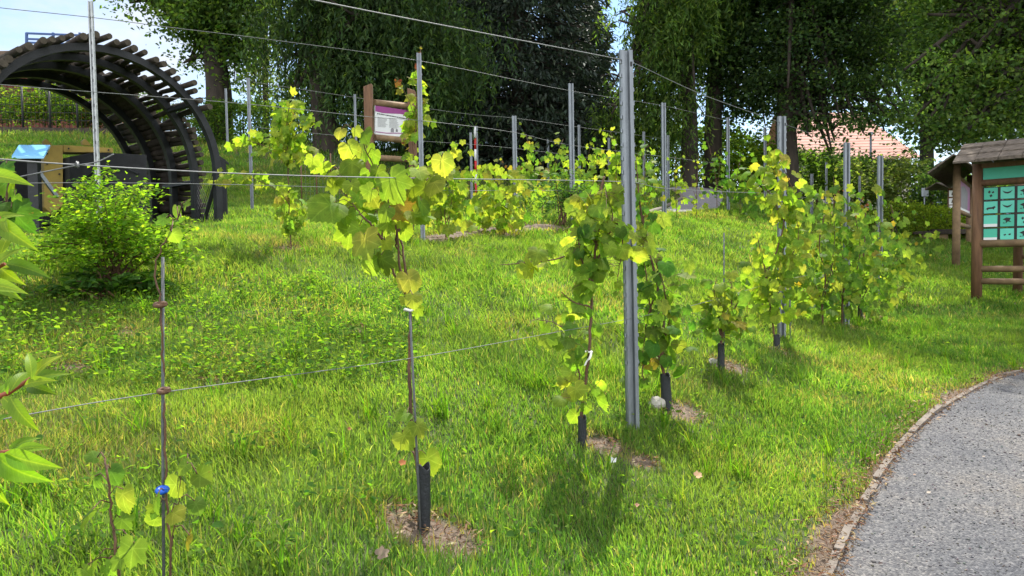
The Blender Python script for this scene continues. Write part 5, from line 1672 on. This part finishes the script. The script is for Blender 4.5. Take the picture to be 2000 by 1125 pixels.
# shade on the right-hand lawn and path: unseen lobes added to the maple
# spruce
def spruce(label, px, d, ht, rbase, nb, size=.24, z0=.6):
    g = on(px, d)
    root = thing('spruce_tree', label, 'tree', g, 'trees behind the vineyard')
    tb = MB(); tb.tube([g - [0, 0, .2], g + [0, 0, ht * .5], g + [0, 0, ht]], [.28, .17, .02], 10); tr = tb.build('trunk', M['bark'], root)
    lb = MB(); lv = []
    for i in range(nb):
        t = (i + rng.random()) / nb
        z = z0 + (ht - z0 - .2) * t
        r_ = rbase * (1 - t) ** .82 * rng.uniform(.72, 1.1) + .12
        a = i * 2.39996 + rng.normal(0, .3)
        dr = np.array([math.cos(a), math.sin(a), 0])
        pts = smooth_line([g + [0, 0, z], g + [0, 0, z - .10 * r_] + dr * r_ * .5, g + [0, 0, z - .22 * r_] + dr * r_ * .85, g + [0, 0, z - .20 * r_] + dr * r_], 4)
        lb.tube(pts, list(np.linspace(.03, .008, len(pts))), 4, caps=False)
        m = int(26 + 34 * r_)
        q = rng.uniform(.12, 1, m) ** .8 * (len(pts) - 1.01); i0 = q.astype(int); f = (q - i0)[:, None]
        side = np.array([-dr[1], dr[0], 0]); sd = rng.normal(0, 1, m) * (.30 * r_ * (1.1 - .6 * q / len(pts)))
        p = pts[i0] * (1 - f) + pts[i0 + 1] * f + side * sd[:, None] + np.stack([0 * sd, 0 * sd, -np.abs(rng.normal(0, .16, m)) - .12 * np.abs(sd)], 1)
        tip = dr * .5 + side * np.sign(sd)[:, None] * .5 + np.stack([0 * sd, 0 * sd, rng.normal(-.7, .4, m)], 1)
        lv.append(scatter(LANCE, p, frames(rng.normal(0, .8, (m, 3)) + [0, 0, .6], tip), np.stack([size * rng.uniform(.7, 1.6, m), size * rng.uniform(.7, 1.3, m), np.full(m, size)], 1),
                          pick([(.026, .042, .032, 4), (.036, .058, .039, 2), (.052, .076, .045, .8)], m, .15)))
    lb.build('limbs', M['bark'], tr)
    V, T, C, U = join(lv)
    arr_mesh('crown', V, T, M['needle'], root, tint=C)


spruce('tall dark spruce in the middle behind the vines', 1015, 26, 17.5, 3.9, 520)
spruce('second dark spruce standing further back left of the tall one', 930, 30, 16, 3.6, 380, .28)
spruce('narrow dark spruce between the tall spruce and the gap of sky', 1120, 31, 12.5, 2.2, 320, .26)


# ------------------------------------------------------------------ hedges and background shrubs
def hedge(name, label, cat, a, b, wid, hgt, n, size, pal, rnd=.12, group=None, mt='bush_leaf', loose=.06):
    """clipped or loose leafy body from ground point a to b"""
    a = np.array(a, float); b = np.array(b, float)
    root = thing(name, label, cat, a, group)
    L = np.linalg.norm((b - a)[:2]); t = norm((b - a) * [1, 1, 0]); s = np.array([-t[1], t[0], 0])
    cb = MB(); m = max(4, int(L / .5))
    for i in range(m):
        p = a + (b - a) * (i + .5) / m; p[2] = h(p[0], p[1])
        for k in range(3):
            cb.tube([p + s * rng.normal(0, wid * .2) - [0, 0, .05], p + s * rng.normal(0, wid * .25) + t * rng.normal(0, .15) + [0, 0, hgt * .8]], [.03, .008], 5)
    cb.build('stems', M['bark'], root)
    u = rng.random(n); v = rng.uniform(-1, 1, n); w = rng.random(n)
    f = rng.random(n); v = np.where(f < .45, np.sign(v) * (1 - np.abs(rng.normal(0, .12, n))), v); w = np.where((f > .45) & (f < .85), 1 - np.abs(rng.normal(0, .08, n)), w)
    p = a[None] + (b - a)[None] * u[:, None] + s * (v * wid * .5)[:, None]
    top = hgt * (1 - rnd * np.abs(v) ** 3) * (1 + .12 * (vnoise(u * L, v * 3, .7, 31) - .5)) * np.clip((np.minimum(u, 1 - u) * L / .35), .3, 1) ** .5
    p[:, 2] = H(p[:, 0], p[:, 1]) + w * top
    p += rng.normal(0, loose, (n, 3))
    V, T, C, U = scatter(RHOMB, p, frames(rng.normal(0, .8, (n, 3)) + [0, 0, .5], rng.normal(0, 1, (n, 3))), size * rng.uniform(.6, 1.3, n), pick(pal, n, .16))
    arr_mesh('foliage', V, T, M[mt], root, tint=C)
    return root


hedge('hedge', 'clipped green hedge at the top of the slope right of the timber arch', 'hedge', on(385, 22), on(560, 22.5), 1.0, 1.25, 6500, .09, MID, group='hedges')
hedge('hedge', 'dark hedge under the weeping tree behind the wooden info sign', 'hedge', on(550, 24), on(850, 25.5), 1.2, 2.4, 9000, .12, DARK, group='hedges')
hedge('hedge', 'tall black-green hedge in the shade of the spruces', 'hedge', on(830, 29), on(1260, 29), 1.5, 2.7, 9000, .17, DARK, group='hedges', loose=.12)
hedge('hedge', 'dark hedge in the shade behind the two close trunks', 'hedge', on(1240, 29), on(1480, 30), 1.6, 2.4, 6000, .17, DARK, group='hedges', loose=.14)
hedge('hedge', 'dark loose hedge below the red roof', 'hedge', on(1450, 30), on(1860, 27), 1.6, 2.0, 11000, .14, DARK, group='hedges', loose=.14)
hedge('hedge', 'dark hedge behind the notice boards under the right-hand tree', 'hedge', on(1800, 24), on(2150, 20), 1.4, 1.6, 8000, .13, DARK, group='hedges', loose=.12)
hedge('hedge', 'low clipped yellow-green mound hedge beyond the bench', 'hedge', ground(1725, 455), on(1960, 19), 1.5, .72, 12000, .06, [(.13, .19, .03, 3), (.17, .22, .035, 2), (.09, .14, .025, 1)], rnd=.5, group='hedges', loose=.03)
bush('background_shrub', 'pale grey-leaved shrub under the right part of the red roof', 'shrub', 1745, 25, 1.4, 1.0, 2.1, 3800, .13, PALE, nst=10, group='shrubs before the house', arch=.12)
bush('background_shrub', 'pale grey-leaved shrub in front of the middle of the red roof', 'shrub', 1670, 26, 1.2, 1.0, 1.75, 3000, .13, PALE, nst=9, group='shrubs before the house', arch=.12)
bush('background_shrub', 'sunlit loose shrub between the dark trunks and the yellow climbing vine', 'shrub', 1465, 24, 1.0, .8, 2.2, 2600, .14, BRIGHT, nst=9, group='shrubs before the house', arch=.12)
bush('background_shrub', 'dark green shrub left below the red roof', 'shrub', 1595, 25, 1.1, .9, 1.9, 2600, .14, MID, nst=9, group='shrubs before the house', arch=.12)
for lab, px, d, rx, hh, pal, sz in (('loose green shrub behind the far left end of the timber arch', 20, 23, 1.1, 1.5, MID, .11), ('yellow-green shrub seen through the middle of the timber arch', 95, 23, 1.0, 1.6, BRIGHT, .11),
                                    ('green shrub seen through the right of the timber arch', 165, 23, 1.0, 1.4, MID, .11), ('reddish-leaved shrub seen through the timber arch', 215, 24, .7, 1.5, [(.20, .08, .06, 3), (.14, .10, .05, 2)], .12),
                                    ('dark shrub seen between the logs of the timber arch', 275, 23.5, 1.0, 1.3, DARK, .11), ('leafy shrub hidden partly by the right legs of the timber arch', 345, 23, 1.0, 1.2, MID, .11)):
    bush('background_shrub', lab, 'shrub', px, d, rx, .8, hh, 2200, sz, pal, nst=9, group='shrubs behind the arch', arch=.15)

# dark kerb of the terrace above the slope
a, b = on(-80, 20.6), on(232, 20.4)
mb = MB(); mb.beam(a + [0, 0, .08], b + [0, 0, .08], .2, .24, side=(0, 1, .01))
tag(mb.build('terrace_beam', M['log'], None, origin=a), 'long dark timber edging the terrace behind the arch', 'timber edging')
# thin netting fence of the terrace
a, b = on(-60, 21.6), on(260, 21.4)
root = thing('terrace_fence', 'thin dark mesh fence on the terrace behind the arch', 'wire fence', a)
for k in range(7):
    p_ = a + (b - a) * k / 6; p_[2] = h(p_[0], p_[1]); mb = MB(); mb.tube([p_, p_ + [0, 0, 1.35]], .03, 6); mb.build('post', M['dark_steel'], root)
mb = MB()
for v in np.linspace(.2, 1.3, 6): mb.tube([a + [0, 0, v], b + [0, 0, v]], .008, 3, caps=False)
for u in np.linspace(0, 1, 40): mb.tube([a + (b - a) * u, a + (b - a) * u + [0, 0, 1.3]], .006, 3, caps=False)
mb.build('netting', M['dark_steel'], root)

# wooden shed behind the arch
g = on(40, 27)
root = thing('wooden_shed', 'reddish wooden shed with a brown roof behind the timber arch', 'shed', g)
dS = 27
c = [P(x_, 150, dS) for x_ in (-260, 158)]
zt = P(0, 126, dS)[2]
mb = MB(); mb.hexa([(c[0][0], dS, g[2] - 1), (c[1][0], dS, g[2] - 1), (c[1][0], dS + 3, g[2] - 1), (c[0][0], dS + 3, g[2] - 1), (c[0][0], dS, zt), (c[1][0], dS, zt), (c[1][0], dS + 3, zt), (c[0][0], dS + 3, zt)])
wl = mb.build('wall', M['redwood'], root)
mb = MB()
xx = c[0][0]
while xx < c[1][0]:
    mb.box((xx, dS - .012, (zt + g[2]) / 2), .03, .024, zt - g[2]); xx += .22
mb.build('cover_strips', M['redwood'], wl)
zr = P(0, 78, dS)[2]
mb = MB(); mb.hexa([(c[0][0] - .3, dS - .6, zt - .05), (c[1][0] + .1, dS - .6, zt - .05), (c[1][0] + .1, dS + 3.2, zr - .1), (c[0][0] - .3, dS + 3.2, zr - .1), (c[0][0] - .3, dS - .6, zt + .22), (c[1][0] + .1, dS - .6, zt + .22), (c[1][0] + .1, dS + 3.2, zr + .16), (c[0][0] - .3, dS + 3.2, zr + .16)])
mb.build('roof', M['roof_brown'], root)
mb = MB(); mb.box((c[1][0] - .9, dS - .02, (zt + g[2]) / 2 + .2), .7, .06, .9); wn = mb.build('window', M['ink'], root)
mb = MB()
for dx in (-.37, 0, .37): mb.box((c[1][0] - .9 + dx, dS - .06, (zt + g[2]) / 2 + .2), .06, .05, 1.0)
mb.build('frame', M['render_wall'], wn)
# blue railing
d_ = 26
root = thing('blue_railing', 'blue metal railing standing above the shed roof', 'railing', P(52, 88, d_))
for px in (52, 104, 156):
    mb = MB(); mb.beam(P(px, 98, d_), P(px, 64, d_), .07, .07, side=(1, .1, 0)); mb.build('post', M['blue_paint'], root)
for ya in (65, 76, 83):
    mb = MB(); mb.beam(P(52, ya, d_), P(156, ya + 4, d_), .06, .06); mb.build('rail', M['blue_paint'], root)

# house with the salmon roof
d_ = 42
x0, x1 = P(1560, 300, d_)[0], P(1795, 300, d_)[0]
ze, zr = P(1690, 312, d_)[2], P(1690, 198, d_)[2]
gz = h(20, 42) - .5
root = thing('house', 'house with a salmon-red tiled roof behind the shrubs at the right', 'house', (x0, d_, gz))
mb = MB(); mb.hexa([(x0 + .4, d_ + .5, gz), (x1 - .4, d_ + .5, gz), (x1 - .4, d_ + 7.5, gz), (x0 + .4, d_ + 7.5, gz), (x0 + .4, d_ + .5, ze), (x1 - .4, d_ + .5, ze), (x1 - .4, d_ + 7.5, ze), (x0 + .4, d_ + 7.5, ze)])
mb.build('wall', M['render_wall'], root)
mb = MB(); rows = 17; hip = 1.7
for k in range(rows):
    t0, t1 = k / rows, (k + 1) / rows
    for side in (0, 1):
        ya0, ya1 = (d_ + 4 * t0, d_ + 4 * t1) if side == 0 else (d_ + 8 - 4 * t0, d_ + 8 - 4 * t1)
        za, zb = ze + (zr - ze) * t0, ze + (zr - ze) * t1
        mb.hexa([(x0, ya0, za), (x1 - hip * t0, ya0, za), (x1 - hip * t1, ya1, zb), (x0, ya1, zb), (x0, ya0, za + .07), (x1 - hip * t0, ya0, za + .07), (x1 - hip * t1, ya1, zb + .05), (x0, ya1, zb + .05)])
    y0a, y0b = d_ + 4 * t0, d_ + 8 - 4 * t0; y1a, y1b = d_ + 4 * t1, d_ + 8 - 4 * t1
    za, zb = ze + (zr - ze) * t0, ze + (zr - ze) * t1
    xa, xb = x1 - hip * t0, x1 - hip * t1
    mb.add([(xa, y0a, za + .12), (xa, y0b, za + .12), (xb, y1b, zb + .04), (xb, y1a, zb + .04)], [(0, 1, 2, 3)])
mb.build('roof', M['tiles'], root)
for px in (1620, 1680, 1740):
    p_ = P(px, 340, d_); mb = MB(); mb.box((p_[0], d_ + .48, ze - 1.4), 1.0, .08, 1.3); wn = mb.build('window', M['ink'], root)
    mb = MB()
    for dx in (-.5, 0, .5): mb.box((p_[0] + dx, d_ + .43, ze - 1.4), .07, .06, 1.4)
    mb.build('frame', M['white'], wn)
# lamp pole and little sign pole
g = on(1700, 29); d_ = depth(g); t_ = P(1700, 262, d_)
mb = MB(); mb.tube([g, [g[0], g[1], t_[2]]], [.05, .04], 8); mb.box([g[0], g[1], t_[2]], .12, .12, .12)
tag(mb.build('lamp_pole', M['galv'], None, origin=g), 'slim grey pole standing in front of the red roof', 'pole')
g = on(1805, 23); d_ = depth(g); t_ = P(1805, 368, d_)
root = thing('small_sign', 'small grey sign plate on a thin pole above the mound hedge', 'sign', g)
mb = MB(); mb.tube([g, [g[0], g[1], t_[2]]], .022, 6); mb.build('post', M['galv'], root)
mb = MB(); mb.box([g[0], g[1] - .03, t_[2] - .12], .22, .015, .26); mb.build('plate', M['galv'], root)

# far wooded ridge in haze blue
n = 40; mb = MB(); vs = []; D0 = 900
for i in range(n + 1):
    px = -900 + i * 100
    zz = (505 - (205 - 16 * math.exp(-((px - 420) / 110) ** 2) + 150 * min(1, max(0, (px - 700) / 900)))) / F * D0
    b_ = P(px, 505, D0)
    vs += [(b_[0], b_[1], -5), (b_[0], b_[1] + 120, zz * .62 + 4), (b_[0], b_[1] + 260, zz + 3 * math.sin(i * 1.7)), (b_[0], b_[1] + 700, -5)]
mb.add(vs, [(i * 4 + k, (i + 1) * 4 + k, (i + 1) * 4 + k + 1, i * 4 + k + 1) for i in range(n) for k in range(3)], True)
M['ridge'] = mat('far wooded ridge in haze blue', (.10, .15, .20), (.07, .11, .16), .95, .02)  # distance haze painted into the bluish base colour
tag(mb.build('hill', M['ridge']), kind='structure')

# ------------------------------------------------------------------ light and sky
AZ, EL = math.radians(14), math.radians(56)
sd = Vector((math.sin(AZ) * math.cos(EL), math.cos(AZ) * math.cos(EL), math.sin(EL)))
sl = bpy.data.lights.new('sun', 'SUN'); sl.energy = 3.9; sl.angle = math.radians(.53); sl.color = (1, .95, .86)
so = bpy.data.objects.new('sun', sl); COL.objects.link(so); so.location = (0, 0, 30)
so.rotation_euler = sd.to_track_quat('Z', 'Y').to_euler()

w = bpy.data.worlds.new('World'); SC.world = w; w.use_nodes = True
nt = w.node_tree; L = nt.links.new
bg = nt.nodes['Background']
sky = nt.nodes.new('ShaderNodeTexSky'); sky.sky_type = 'NISHITA'; sky.sun_disc = False
sky.sun_elevation = EL; sky.sun_rotation = AZ; sky.air_density = 1.0; sky.dust_density = .15; sky.ozone_density = 2.0
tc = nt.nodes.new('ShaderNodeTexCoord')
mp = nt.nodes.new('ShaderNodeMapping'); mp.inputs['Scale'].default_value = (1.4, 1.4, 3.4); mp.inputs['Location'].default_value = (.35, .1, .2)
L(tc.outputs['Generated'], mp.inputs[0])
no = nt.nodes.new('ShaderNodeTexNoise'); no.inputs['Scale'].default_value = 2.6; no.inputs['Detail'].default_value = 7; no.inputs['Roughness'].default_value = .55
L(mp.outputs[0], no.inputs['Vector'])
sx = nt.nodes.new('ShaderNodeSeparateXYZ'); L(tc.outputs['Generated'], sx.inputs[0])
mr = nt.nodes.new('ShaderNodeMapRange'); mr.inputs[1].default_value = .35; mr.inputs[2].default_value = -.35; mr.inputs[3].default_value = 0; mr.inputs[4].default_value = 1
L(sx.outputs[1], mr.inputs[0])          # more and brighter clouds added behind the camera, out of view, as fill light
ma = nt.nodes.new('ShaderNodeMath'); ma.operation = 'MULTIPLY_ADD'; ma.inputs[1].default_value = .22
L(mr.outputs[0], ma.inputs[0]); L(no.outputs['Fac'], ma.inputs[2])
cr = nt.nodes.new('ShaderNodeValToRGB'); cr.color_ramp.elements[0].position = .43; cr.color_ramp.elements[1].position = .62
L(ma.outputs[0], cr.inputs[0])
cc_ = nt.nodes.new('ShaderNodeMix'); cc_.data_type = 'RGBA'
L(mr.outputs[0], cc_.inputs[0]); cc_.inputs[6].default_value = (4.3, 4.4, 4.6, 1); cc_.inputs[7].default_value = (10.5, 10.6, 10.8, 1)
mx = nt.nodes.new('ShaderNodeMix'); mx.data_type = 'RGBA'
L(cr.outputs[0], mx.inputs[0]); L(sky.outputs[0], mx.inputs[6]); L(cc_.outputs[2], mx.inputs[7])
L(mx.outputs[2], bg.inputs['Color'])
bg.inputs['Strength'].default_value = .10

SC.view_settings.view_transform = 'Standard'
SC.view_settings.look = 'None'
SC.view_settings.exposure = 1.2
SC.view_settings.gamma = 1
SC.cycles.max_bounces = 6
SC.cycles.transparent_max_bounces = 4
SC.cycles.use_denoising = True
